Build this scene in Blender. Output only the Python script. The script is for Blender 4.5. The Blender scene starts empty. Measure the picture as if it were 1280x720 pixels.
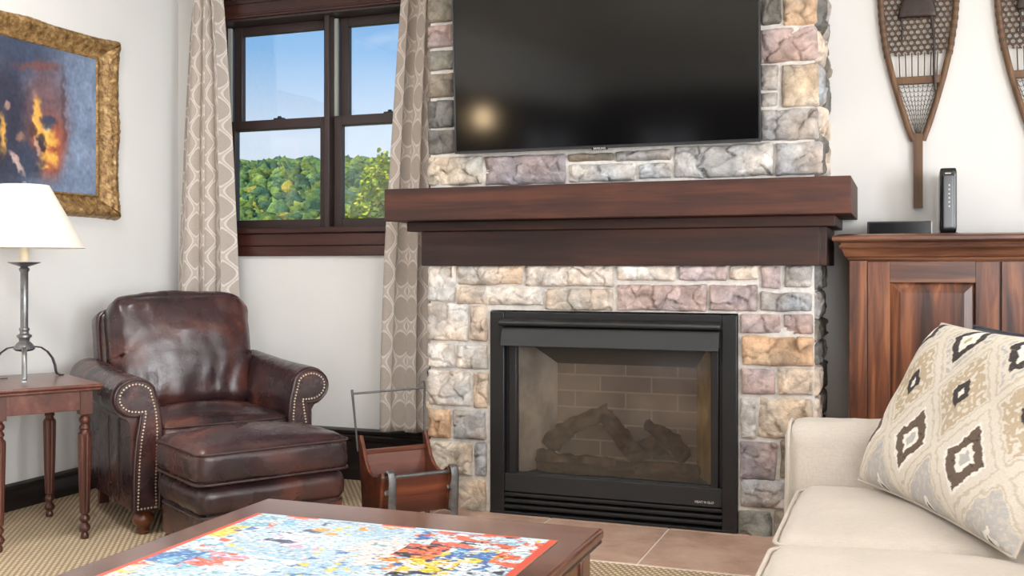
import bpy, bmesh, math, random
import numpy as np
from mathutils import Vector, Matrix, noise
R = math.radians
PI = math.pi
rnd = random.Random(7)
sc = bpy.context.scene
COL = sc.collection

# ---------------------------------------------------------------- colour helpers
def lin1(c):
    c = c / 255.0
    return c / 12.92 if c <= 0.04045 else ((c + 0.055) / 1.055) ** 2.4
def L(r, g, b):
    return (lin1(r), lin1(g), lin1(b), 1.0)

# ---------------------------------------------------------------- camera
F = 1308.0; HZ = 335.0; CAMZ = 1.1; YAW = R(20.5)
cam_d = bpy.data.cameras.new('camera'); cam = bpy.data.objects.new('camera', cam_d); COL.objects.link(cam)
cam.location = (0, 0, CAMZ); cam.rotation_euler = (R(90), 0, YAW)
cam_d.sensor_width = 36; cam_d.lens = F / 1280 * 36; cam_d.shift_y = -25 / 1280; cam_d.clip_end = 1000
sc.camera = cam
sc.view_settings.view_transform = 'Standard'; sc.view_settings.look = 'None'
sc.view_settings.gamma = 1; sc.view_settings.use_curve_mapping = False
sc.view_settings.exposure = 0.72
sc.cycles.max_bounces = 8; sc.cycles.diffuse_bounces = 5; sc.cycles.transparent_max_bounces = 12
sc.cycles.sample_clamp_indirect = 6; sc.cycles.caustics_reflective = False; sc.cycles.caustics_refractive = False

# ---------------------------------------------------------------- world (sky) and sun
w = bpy.data.worlds.new('sky'); sc.world = w; w.use_nodes = True
nt = w.node_tree; nt.nodes.clear()
tc = nt.nodes.new('ShaderNodeTexCoord'); sep = nt.nodes.new('ShaderNodeSeparateXYZ')
ramp = nt.nodes.new('ShaderNodeValToRGB'); bg = nt.nodes.new('ShaderNodeBackground'); out = nt.nodes.new('ShaderNodeOutputWorld')
mp = nt.nodes.new('ShaderNodeMapping'); mp.inputs['Scale'].default_value = (7, 7, 16)
ns = nt.nodes.new('ShaderNodeTexNoise'); ns.inputs['Scale'].default_value = 1.2; ns.inputs['Detail'].default_value = 5
cr = nt.nodes.new('ShaderNodeValToRGB'); cr.color_ramp.elements[0].position = 0.56; cr.color_ramp.elements[1].position = 0.78
cr.color_ramp.elements[0].color = (0, 0, 0, 1); cr.color_ramp.elements[1].color = (0.55, 0.55, 0.55, 1)
mx = nt.nodes.new('ShaderNodeMixRGB'); mx.inputs[2].default_value = L(240, 244, 250)
e = ramp.color_ramp.elements
e[0].position = 0.06; e[0].color = L(226, 233, 243)
e[1].position = 0.6; e[1].color = L(96, 150, 215)
for p, c in ((0.13, (205, 222, 242)), (0.2, (140, 186, 232)), (0.26, (105, 165, 225))):
    q = e.new(p); q.color = L(*c)
nt.links.new(tc.outputs['Generated'], sep.inputs[0]); nt.links.new(sep.outputs['Z'], ramp.inputs[0])
nt.links.new(tc.outputs['Generated'], mp.inputs[0]); nt.links.new(mp.outputs[0], ns.inputs['Vector']); nt.links.new(ns.outputs['Fac'], cr.inputs[0])
nt.links.new(ramp.outputs[0], mx.inputs[1]); nt.links.new(cr.outputs[0], mx.inputs[0])
nt.links.new(mx.outputs[0], bg.inputs[0]); nt.links.new(bg.outputs[0], out.inputs[0])
bg.inputs[1].default_value = 0.70
sd = bpy.data.lights.new('sun', 'SUN'); sd.energy = 3.1; sd.angle = R(1.5); sd.color = (1, 0.95, 0.86)
sun = bpy.data.objects.new('sun', sd); COL.objects.link(sun); sun.rotation_euler = (R(42), 0, R(-30))

def area(name, loc, rot, sx, sy, power, col):
    d = bpy.data.lights.new(name, 'AREA'); d.shape = 'RECTANGLE'; d.size = sx; d.size_y = sy; d.energy = power; d.color = col
    o = bpy.data.objects.new(name, d); COL.objects.link(o); o.location = loc; o.rotation_euler = rot
    return o
# area lamps added as outdoor light beyond the big unseen windows of the right-hand wall and the rear wall (their openings are built below)
X0, X1, YR, YW, CEIL = -3.80, 3.40, -4.60, 4.83, 2.80
RW = [(-2.9, -1.1), (-0.5, 1.3), (2.3, 3.3)]            # right wall window spans in y
BW = [(0.4, 2.6)]                                        # rear wall patio window span in x
for a, b in RW:
    area('daylight_lamp', (X1 + 0.32, (a + b) / 2, 1.45), (0, R(90), 0), 2.2, b - a, 205 if b < 2 else 38, (0.955, 0.98, 1.0))
for a, b in BW:
    area('daylight_lamp', ((a + b) / 2, YR - 0.32, 1.3), (R(90), 0, 0), b - a, 2.2, 95, (0.97, 0.98, 1.0))

# round unseen ceiling lights, added to brighten floor and puzzle (their trims are built with the ceiling)
CL = [(-1.35, 2.1), (-2.85, 2.7), (1.4, 1.0)]
for i, (a, b) in enumerate(CL):
    o = area('added_ceiling_fill', (a, b, CEIL - 0.035), (0, 0, 0), 0.34, 0.34, (12, 15, 6)[i], (1.0, 0.975, 0.94)); o.data.shape = 'DISK'

# ---------------------------------------------------------------- materials
def node_mat(name):
    m = bpy.data.materials.new(name); m.use_nodes = True
    return m, m.node_tree, m.node_tree.nodes['Principled BSDF']
def coords(nt, scale=(1, 1, 1), rot=(0, 0, 0), kind='Object'):
    t = nt.nodes.new('ShaderNodeTexCoord'); m = nt.nodes.new('ShaderNodeMapping')
    m.inputs['Scale'].default_value = scale; m.inputs['Rotation'].default_value = rot
    nt.links.new(t.outputs[kind], m.inputs[0]); return m.outputs[0]
def noise_n(nt, vec, scale, detail=4, rough=0.55, dist=0.0):
    n = nt.nodes.new('ShaderNodeTexNoise'); n.inputs['Scale'].default_value = scale; n.inputs['Detail'].default_value = detail
    n.inputs['Roughness'].default_value = rough; n.inputs['Distortion'].default_value = dist
    nt.links.new(vec, n.inputs['Vector']); return n.outputs['Fac']
def ramp_n(nt, fac, stops):
    r = nt.nodes.new('ShaderNodeValToRGB'); el = r.color_ramp.elements
    el[0].position = stops[0][0]; el[0].color = stops[0][1]; el[1].position = stops[-1][0]; el[1].color = stops[-1][1]
    for p, c in stops[1:-1]:
        q = el.new(p); q.color = c
    nt.links.new(fac, r.inputs[0]); return r.outputs[0]
def math_n(nt, op, a, b=None, clamp=False):
    n = nt.nodes.new('ShaderNodeMath'); n.operation = op; n.use_clamp = clamp
    for i, v in enumerate((a, b)):
        if v is None: continue
        if isinstance(v, (int, float)): n.inputs[i].default_value = v
        else: nt.links.new(v, n.inputs[i])
    return n.outputs[0]
def mixc(nt, fac, a, b, mode='MIX'):
    n = nt.nodes.new('ShaderNodeMixRGB'); n.blend_type = mode
    for i, v in enumerate((fac, a, b)):
        if isinstance(v, (int, float)): n.inputs[i].default_value = v
        elif isinstance(v, tuple): n.inputs[i].default_value = v
        else: nt.links.new(v, n.inputs[i])
    return n.outputs[0]
def bump_n(nt, b, h, strength, dist=0.01):
    n = nt.nodes.new('ShaderNodeBump'); n.inputs['Strength'].default_value = strength; n.inputs['Distance'].default_value = dist
    nt.links.new(h, n.inputs['Height']); nt.links.new(n.outputs[0], b.inputs['Normal'])
def plain(name, c, rough=0.5, metal=0.0, spec=0.5, coat=0.0, var=0.06, vs=8, bump=0.0, bs=60):
    m, nt, b = node_mat(name)
    v = coords(nt); f = noise_n(nt, v, vs)
    lo = tuple(x * (1 - var) for x in c[:3]) + (1,); hi = tuple(min(1, x * (1 + var)) for x in c[:3]) + (1,)
    nt.links.new(ramp_n(nt, f, [(0.3, lo), (0.7, hi)]), b.inputs['Base Color'])
    b.inputs['Roughness'].default_value = rough; b.inputs['Metallic'].default_value = metal
    b.inputs['Specular IOR Level'].default_value = spec; b.inputs['Coat Weight'].default_value = coat
    if bump: bump_n(nt, b, noise_n(nt, v, bs, 6), bump, 0.004)
    return m
def wood(name, dark, mid, light, axis='x', scale=1.0, rough=0.4, coat=0.15, contrast=1.0, spec=0.4):
    m, nt, b = node_mat(name)
    s = {'x': (0.07, 1, 1), 'y': (1, 0.07, 1), 'z': (1, 1, 0.07)}[axis]
    v = coords(nt, tuple(q * scale for q in s))
    f1 = noise_n(nt, v, 22, 8, 0.6, 0.6)
    f2 = noise_n(nt, v, 5, 3, 0.5, 1.6)
    f3 = noise_n(nt, coords(nt, tuple(q * 0.5 for q in (1, 1, 1))), 3.2, 3)
    f = math_n(nt, 'ADD', math_n(nt, 'MULTIPLY', f1, 0.45), math_n(nt, 'MULTIPLY', f2, 0.35))
    f = math_n(nt, 'ADD', f, math_n(nt, 'MULTIPLY', f3, 0.2))
    h = 0.12 / contrast
    nt.links.new(ramp_n(nt, f, [(0.5 - h, dark), (0.5, mid), (0.5 + h, light)]), b.inputs['Base Color'])
    b.inputs['Roughness'].default_value = rough; b.inputs['Coat Weight'].default_value = coat; b.inputs['Coat Roughness'].default_value = 0.3
    b.inputs['Specular IOR Level'].default_value = spec
    bump_n(nt, b, f1, 0.12, 0.002)
    return m
def attr_mat(name, rough=0.9, spec=0.2, bump=0.3, bs=80, amt=0.0, lo=0.8, hi=1.15, ns_=30, dist=0.004, coat=0.0):
    m, nt, b = node_mat(name)
    a = nt.nodes.new('ShaderNodeAttribute'); a.attribute_name = 'Col'
    v = coords(nt)
    f = noise_n(nt, v, ns_, 8, 0.65)
    g = ramp_n(nt, f, [(0.3, (lo, lo, lo, 1)), (0.7, (hi, hi, hi, 1))])
    nt.links.new(mixc(nt, 1.0, a.outputs['Color'], g, 'MULTIPLY'), b.inputs['Base Color'])
    b.inputs['Roughness'].default_value = rough; b.inputs['Specular IOR Level'].default_value = spec; b.inputs['Coat Weight'].default_value = coat
    if bump: bump_n(nt, b, noise_n(nt, v, bs, 8, 0.6), bump, dist)
    return m

M = {}
M['wall'] = plain('wall_paint', L(224, 223, 221), 0.75, spec=0.2, var=0.015, vs=3, bump=0.05, bs=220)
M['ceiling'] = plain('ceiling_paint', L(235, 234, 231), 0.9, spec=0.1, var=0.01)
M['mortar'] = plain('mortar', L(206, 202, 197), 0.95, spec=0.1, var=0.14, vs=40, bump=0.6, bs=120)
M['stone'] = attr_mat('ledge_stone', 0.85, 0.25, 0.9, 60, lo=0.74, hi=1.26, ns_=34, dist=0.008)
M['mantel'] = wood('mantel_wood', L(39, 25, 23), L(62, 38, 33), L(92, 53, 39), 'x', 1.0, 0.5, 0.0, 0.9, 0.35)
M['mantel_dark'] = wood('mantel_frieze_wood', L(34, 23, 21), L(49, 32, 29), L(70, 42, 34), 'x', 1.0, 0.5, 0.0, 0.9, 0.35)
M['cab_v'] = wood('cabinet_wood_vertical', L(46, 25, 17), L(98, 55, 35), L(148, 94, 60), 'z', 1.0, 0.36, 0.3, 1.25)
M['cab_h'] = wood('cabinet_wood_horizontal', L(44, 26, 19), L(88, 53, 38), L(136, 90, 62), 'x', 1.0, 0.36, 0.3, 1.25)
M['trimwood'] = wood('window_wood', L(34, 17, 16), L(60, 30, 25), L(84, 42, 32), 'x', 1.0, 0.35, 0.3, 0.8)
M['panelling'] = wood('dark_wall_panelling', L(26, 20, 19), L(36, 27, 25), L(48, 36, 32), 'z', 1.0, 0.6, 0.0, 0.8)
M['sash'] = plain('window_sash_paint', L(56, 44, 43), 0.4, var=0.1)
M['track'] = plain('window_track_vinyl', L(176, 180, 172), 0.5)
M['base'] = plain('dark_baseboard', L(30, 24, 23), 0.35, var=0.15, coat=0.3)
M['black'] = plain('black_metal', L(26, 26, 28), 0.42, 0.0, 0.5, var=0.1)
M['black_gloss'] = plain('gloss_black_plastic', L(14, 14, 15), 0.12, 0.0, 0.6)
M['black_matte'] = plain('matte_black_plastic', L(34, 35, 38), 0.5)
M['bezel'] = plain('tv_bezel', L(70, 70, 74), 0.3, 0.6)
M['silver'] = plain('silver_lettering', L(215, 212, 208), 0.35, 0.0)
M['brass'] = plain('antique_brass', L(196, 180, 158), 0.3, 0.8, var=0.15, vs=60)
M['iron'] = plain('grey_iron', L(112, 112, 112), 0.42, 0.7, var=0.2, vs=40, bump=0.2, bs=90)
M['pewter'] = plain('pewter_metal', L(128, 129, 130), 0.36, 0.75, var=0.18, vs=30, bump=0.15, bs=70)
M['steel'] = plain('bright_steel', L(205, 205, 205), 0.25, 0.8)
M['candle'] = plain('candle_sleeve', L(232, 218, 190), 0.6)
M['tablewood'] = wood('side_table_wood', L(58, 30, 25), L(98, 56, 45), L(132, 84, 68), 'x', 1.0, 0.3, 0.4, 0.8)
M['tableleg'] = wood('side_table_leg_wood', L(44, 22, 18), L(80, 44, 34), L(112, 68, 52), 'z', 1.0, 0.34, 0.3, 0.8)
M['coffee'] = wood('coffee_table_wood', L(66, 31, 20), L(100, 52, 34), L(134, 76, 50), 'x', 1.0, 0.2, 0.8, 0.8, 0.6)
M['coffee'].node_tree.nodes['Principled BSDF'].inputs['Coat Roughness'].default_value = 0.14
M['coffee_dark'] = wood('coffee_table_edge_wood', L(36, 18, 14), L(58, 30, 22), L(84, 46, 34), 'x', 1.0, 0.3, 0.5, 0.8)
M['bun'] = wood('turned_foot_wood', L(60, 28, 16), L(104, 56, 32), L(140, 84, 52), 'z', 1.5, 0.28, 0.5, 0.8)
M['rackwood'] = wood('log_carrier_wood', L(52, 24, 18), L(98, 50, 34), L(140, 78, 50), 'x', 1.0, 0.38, 0.2, 0.8)
M['snow_wood'] = wood('snowshoe_ash', L(70, 48, 34), L(104, 76, 54), L(134, 104, 76), 'z', 2.0, 0.55, 0.05, 0.8)
M['lace'] = plain('rawhide_lacing', L(88, 68, 52), 0.7, var=0.3, vs=60)
M['lace_dark'] = plain('dark_cord', L(62, 50, 44), 0.7, var=0.3, vs=60)
M['strap'] = plain('dark_leather_strap', L(44, 27, 22), 0.4, var=0.3, vs=20, bump=0.3)
M['sofa_welt'] = plain('sofa_piping', L(206, 198, 189), 0.9, spec=0.1)
M['grey_cushion'] = plain('charcoal_fabric', L(78, 80, 88), 0.9, spec=0.1, bump=0.3, bs=300)
M['log'] = plain('ceramic_log', L(84, 66, 56), 0.95, spec=0.1, var=0.75, vs=18, bump=1.0, bs=24)
M['ember'] = plain('ember_bed', L(64, 50, 45), 1.0, spec=0.05, var=0.5, vs=40, bump=1.0, bs=60)
M['dark_in'] = plain('firebox_metal', L(36, 34, 34), 0.7, var=0.2)
M['liner_l'] = plain('firebox_liner', L(210, 198, 186), 0.9, var=0.4, vs=5, bump=0.3)
M['foil'] = plain('firebox_yellowed_liner', L(206, 172, 104), 0.8, var=0.35, vs=9)

def leather(name):
    m, nt, b = node_mat(name)
    v = coords(nt)
    f = noise_n(nt, v, 3.6, 3, 0.5, 0.8)
    c = ramp_n(nt, f, [(0.34, L(40, 28, 31)), (0.5, L(60, 40, 41)), (0.62, L(86, 50, 44)), (0.74, L(118, 72, 58))])
    nt.links.new(c, b.inputs['Base Color'])
    r = ramp_n(nt, noise_n(nt, v, 9, 5), [(0.3, (0.2, 0.2, 0.2, 1)), (0.7, (0.36, 0.36, 0.36, 1))])
    nt.links.new(r, b.inputs['Roughness'])
    b.inputs['Specular IOR Level'].default_value = 0.6
    vo = nt.nodes.new('ShaderNodeTexVoronoi'); vo.inputs['Scale'].default_value = 260; nt.links.new(v, vo.inputs['Vector'])
    h = math_n(nt, 'ADD', math_n(nt, 'MULTIPLY', vo.outputs['Distance'], 0.08), math_n(nt, 'MULTIPLY', noise_n(nt, v, 11, 3, 0.5, 0.8), 0.6))
    bump_n(nt, b, h, 0.32, 0.012)
    return m
M['leather'] = leather('burgundy_leather')
M['welt'] = plain('leather_welt', L(58, 36, 34), 0.32, spec=0.6, var=0.2)

# carpet: tight diagonal woven loops
def carpet():
    m, nt, b = node_mat('woven_carpet')
    hs = []
    for a in (R(34), R(-34)):
        wv = nt.nodes.new('ShaderNodeTexWave'); wv.inputs['Scale'].default_value = 15; wv.inputs['Distortion'].default_value = 0.6
        wv.inputs['Detail'].default_value = 1; wv.inputs['Detail Scale'].default_value = 3
        nt.links.new(coords(nt, (1, 1, 1), (0, 0, a)), wv.inputs['Vector']); hs.append(wv.outputs['Fac'])
    h = math_n(nt, 'MULTIPLY', hs[0], hs[1])
    c = ramp_n(nt, h, [(0.0, L(158, 138, 112)), (0.2, L(194, 174, 146)), (0.7, L(230, 214, 188))])
    f = ramp_n(nt, noise_n(nt, coords(nt), 3, 4), [(0.3, (0.94, 0.94, 0.94, 1)), (0.7, (1.05, 1.04, 1.02, 1))])
    nt.links.new(mixc(nt, 1.0, c, f, 'MULTIPLY'), b.inputs['Base Color'])
    b.inputs['Roughness'].default_value = 0.95; b.inputs['Specular IOR Level'].default_value = 0.1
    bump_n(nt, b, h, 0.8, 0.006)
    return m
M['carpet'] = carpet()

# hearth tiles: mottled tan slabs with pale grout lines (joints measured on the floor)
def tile():
    m, nt, b = node_mat('hearth_tile')
    v = coords(nt)
    f = noise_n(nt, v, 5, 7, 0.65, 0.4)
    c = ramp_n(nt, f, [(0.3, L(168, 136, 120)), (0.5, L(196, 164, 146)), (0.7, L(214, 186, 168))])
    nt.links.new(c, b.inputs['Base Color'])
    r = ramp_n(nt, noise_n(nt, v, 20, 4), [(0.3, (0.35, 0.35, 0.35, 1)), (0.7, (0.55, 0.55, 0.55, 1))]); nt.links.new(r, b.inputs['Roughness'])
    bump_n(nt, b, noise_n(nt, v, 12, 5), 0.15, 0.004)
    return m
M['tile'] = tile()
M['grout'] = plain('pale_grout', L(236, 228, 218), 0.9)

def linen(name, c, s=420):
    m, nt, b = node_mat(name)
    v = coords(nt)
    f = noise_n(nt, coords(nt, (1, 1, 0.1)), s, 2); g = noise_n(nt, coords(nt, (0.1, 1, 1)), s, 2); k = noise_n(nt, v, 5, 4)
    t = math_n(nt, 'ADD', math_n(nt, 'MULTIPLY', f, 0.5), math_n(nt, 'MULTIPLY', g, 0.5))
    col = ramp_n(nt, t, [(0.35, tuple(x * 0.9 for x in c[:3]) + (1,)), (0.65, tuple(min(1, x * 1.06) for x in c[:3]) + (1,))])
    sh = ramp_n(nt, k, [(0.3, (0.95, 0.95, 0.95, 1)), (0.7, (1.04, 1.04, 1.04, 1))])
    nt.links.new(mixc(nt, 1.0, col, sh, 'MULTIPLY'), b.inputs['Base Color'])
    b.inputs['Roughness'].default_value = 0.92; b.inputs['Specular IOR Level'].default_value = 0.12
    b.inputs['Sheen Weight'].default_value = 0.15
    bump_n(nt, b, t, 0.25, 0.002)
    return m
M['sofa'] = linen('sofa_linen', L(210, 202, 193))

def shade_mat():
    m, nt, b = node_mat('linen_lampshade')
    v = coords(nt, (1, 1, 1))
    f = noise_n(nt, coords(nt, (1, 1, 12)), 60, 2)
    nt.links.new(ramp_n(nt, f, [(0.3, L(240, 236, 228)), (0.7, L(252, 249, 243))]), b.inputs['Base Color'])
    b.inputs['Roughness'].default_value = 0.9; b.inputs['Specular IOR Level'].default_value = 0.1
    tr = nt.nodes.new('ShaderNodeBsdfTranslucent'); tr.inputs[0].default_value = L(250, 244, 230)
    mxs = nt.nodes.new('ShaderNodeMixShader'); mxs.inputs[0].default_value = 0.35
    o = nt.nodes['Material Output']
    nt.links.new(b.outputs[0], mxs.inputs[1]); nt.links.new(tr.outputs[0], mxs.inputs[2]); nt.links.new(mxs.outputs[0], o.inputs[0])
    return m
M['shade'] = shade_mat()

def glass(name, tint, fr=0.05, rough=0.0, haze=0.0, gl=1.0):
    m = bpy.data.materials.new(name); m.use_nodes = True; nt = m.node_tree; nt.nodes.clear()
    o = nt.nodes.new('ShaderNodeOutputMaterial'); t = nt.nodes.new('ShaderNodeBsdfTransparent'); t.inputs[0].default_value = tint
    g = nt.nodes.new('ShaderNodeBsdfGlossy'); g.inputs['Roughness'].default_value = rough; g.inputs[0].default_value = (gl, gl, gl, 1)
    fn = nt.nodes.new('ShaderNodeFresnel'); fn.inputs['IOR'].default_value = 1.45
    mxs = nt.nodes.new('ShaderNodeMixShader'); nt.links.new(fn.outputs[0], mxs.inputs[0])
    last = t.outputs[0]
    if haze:
        d = nt.nodes.new('ShaderNodeBsdfDiffuse'); d.inputs[0].default_value = L(190, 180, 172)
        m2 = nt.nodes.new('ShaderNodeMixShader')
        tcn = nt.nodes.new('ShaderNodeTexCoord'); n2 = nt.nodes.new('ShaderNodeTexNoise'); n2.inputs['Scale'].default_value = 4; n2.inputs['Detail'].default_value = 3
        nt.links.new(tcn.outputs['Object'], n2.inputs['Vector'])
        hz = math_n(nt, 'MULTIPLY', n2.outputs['Fac'], haze * 2)
        nt.links.new(hz, m2.inputs[0]); nt.links.new(t.outputs[0], m2.inputs[1]); nt.links.new(d.outputs[0], m2.inputs[2]); last = m2.outputs[0]
    nt.links.new(last, mxs.inputs[1]); nt.links.new(g.outputs[0], mxs.inputs[2]); nt.links.new(mxs.outputs[0], o.inputs[0])
    return m
M['pane'] = glass('window_glass', (0.97, 0.98, 0.98, 1))
M['fireglass'] = glass('fireplace_glass', (0.93, 0.92, 0.91, 1), rough=0.12, haze=0.04)

def tv_mat():
    m, nt, b = node_mat('tv_screen')
    b.inputs['Roughness'].default_value = 0.10; b.inputs['Specular IOR Level'].default_value = 0.5
    v = coords(nt); f = noise_n(nt, v, 2, 2)
    nt.links.new(ramp_n(nt, f, [(0.3, L(7, 7, 8)), (0.7, L(9, 9, 10))]), b.inputs['Base Color'])
    return m
M['tv'] = tv_mat()

def gold():
    m, nt, b = node_mat('gilded_frame')
    v = coords(nt); f = noise_n(nt, v, 34, 8, 0.65)
    nt.links.new(ramp_n(nt, f, [(0.32, L(92, 66, 38)), (0.5, L(150, 116, 72)), (0.68, L(196, 164, 112))]), b.inputs['Base Color'])
    b.inputs['Metallic'].default_value = 0.35; b.inputs['Roughness'].default_value = 0.45
    bump_n(nt, b, noise_n(nt, v, 90, 6), 0.5, 0.006)
    return m
M['gold'] = gold()
M['paint'] = attr_mat('oil_painting', 0.45, 0.4, 0.35, 60, lo=0.8, hi=1.2, ns_=14)
M['puzzle'] = attr_mat('printed_puzzle', 0.35, 0.5, 0.0, lo=0.97, hi=1.03, ns_=200)
M['pillow'] = attr_mat('woven_ikat', 0.95, 0.1, 0.5, 240, lo=0.9, hi=1.08, ns_=160, dist=0.003)

def curtain_mat():
    m, nt, b = node_mat('ogee_curtain_fabric')
    t = nt.nodes.new('ShaderNodeUVMap'); s = nt.nodes.new('ShaderNodeSeparateXYZ'); nt.links.new(t.outputs[0], s.inputs[0])
    X = math_n(nt, 'MULTIPLY', s.outputs[0], 2 * PI / 0.135); Z = math_n(nt, 'MULTIPLY', s.outputs[1], 2 * PI / 0.175)
    cx = math_n(nt, 'COSINE', X); cz = math_n(nt, 'COSINE', Z)
    sg = math_n(nt, 'ABSOLUTE', math_n(nt, 'ADD', cx, cz))
    n = noise_n(nt, coords(nt, (1, 1, 1)), 160, 3)
    sg = math_n(nt, 'ADD', sg, math_n(nt, 'MULTIPLY', math_n(nt, 'SUBTRACT', n, 0.5), 0.18))
    A = L(178, 167, 158); B = L(216, 208, 200); C = L(192, 182, 174)
    c = ramp_n(nt, math_n(nt, 'MULTIPLY', sg, 0.5), [(0.0, C), (0.05, C), (0.10, B), (0.19, B), (0.26, A), (1.0, A)])
    wv = noise_n(nt, coords(nt, (1, 1, 14)), 50, 3)
    g = ramp_n(nt, wv, [(0.3, (0.9, 0.9, 0.9, 1)), (0.7, (1.07, 1.07, 1.07, 1))])
    nt.links.new(mixc(nt, 1.0, c, g, 'MULTIPLY'), b.inputs['Base Color'])
    b.inputs['Roughness'].default_value = 0.85; b.inputs['Specular IOR Level'].default_value = 0.2
    return m
M['curtain'] = curtain_mat()

def firebrick():
    m, nt, b = node_mat('firebox_brick')
    t = nt.nodes.new('ShaderNodeTexCoord'); mpn = nt.nodes.new('ShaderNodeMapping'); mpn.inputs['Rotation'].default_value = (R(90), 0, 0)
    nt.links.new(t.outputs['Object'], mpn.inputs[0])
    br = nt.nodes.new('ShaderNodeTexBrick'); br.inputs['Scale'].default_value = 1; br.inputs['Brick Width'].default_value = 0.24; br.inputs['Row Height'].default_value = 0.075
    br.inputs['Mortar Size'].default_value = 0.004; br.inputs['Color1'].default_value = L(158, 140, 126); br.inputs['Color2'].default_value = L(140, 124, 114); br.inputs['Mortar'].default_value = L(190, 174, 158)
    nt.links.new(mpn.outputs[0], br.inputs['Vector'])
    nt.links.new(mixc(nt, 0.4, br.outputs['Color'], ramp_n(nt, noise_n(nt, coords(nt), 9, 5), [(0.3, L(96, 84, 76)), (0.7, L(164, 146, 130))])), b.inputs['Base Color'])
    b.inputs['Roughness'].default_value = 0.9
    return m
M['firebrick'] = firebrick()

def foliage_mat(name):
    m, nt, b = node_mat(name)
    a = nt.nodes.new('ShaderNodeAttribute'); a.attribute_name = 'Col'
    v = coords(nt); f = noise_n(nt, v, 1.1, 8, 0.75)
    g = ramp_n(nt, f, [(0.36, (0.62, 0.68, 0.7, 1)), (0.5, (1.15, 1.15, 1.15, 1)), (0.64, (1.8, 1.7, 1.5, 1))])
    nt.links.new(mixc(nt, 1.0, a.outputs['Color'], g, 'MULTIPLY'), b.inputs['Base Color'])
    b.inputs['Roughness'].default_value = 1; b.inputs['Specular IOR Level'].default_value = 0.05
    bump_n(nt, b, f, 1.0, 1.0)
    return m
M['foliage'] = foliage_mat('forest_canopy')
M['leafy'] = plain('autumn_leaves', L(150, 160, 48), 0.9, var=0.5, vs=2.2)
M['bark'] = plain('tree_bark', L(80, 66, 52), 0.95)
M['hill'] = plain('hill_ground', L(74, 96, 50), 1.0, var=0.4, vs=0.2)
M['house_wall'] = plain('house_siding', L(190, 182, 168), 0.8); M['house_roof'] = plain('house_roof', L(110, 104, 100), 0.9)
M['house_win'] = plain('house_window', L(50, 56, 66), 0.3)

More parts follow.
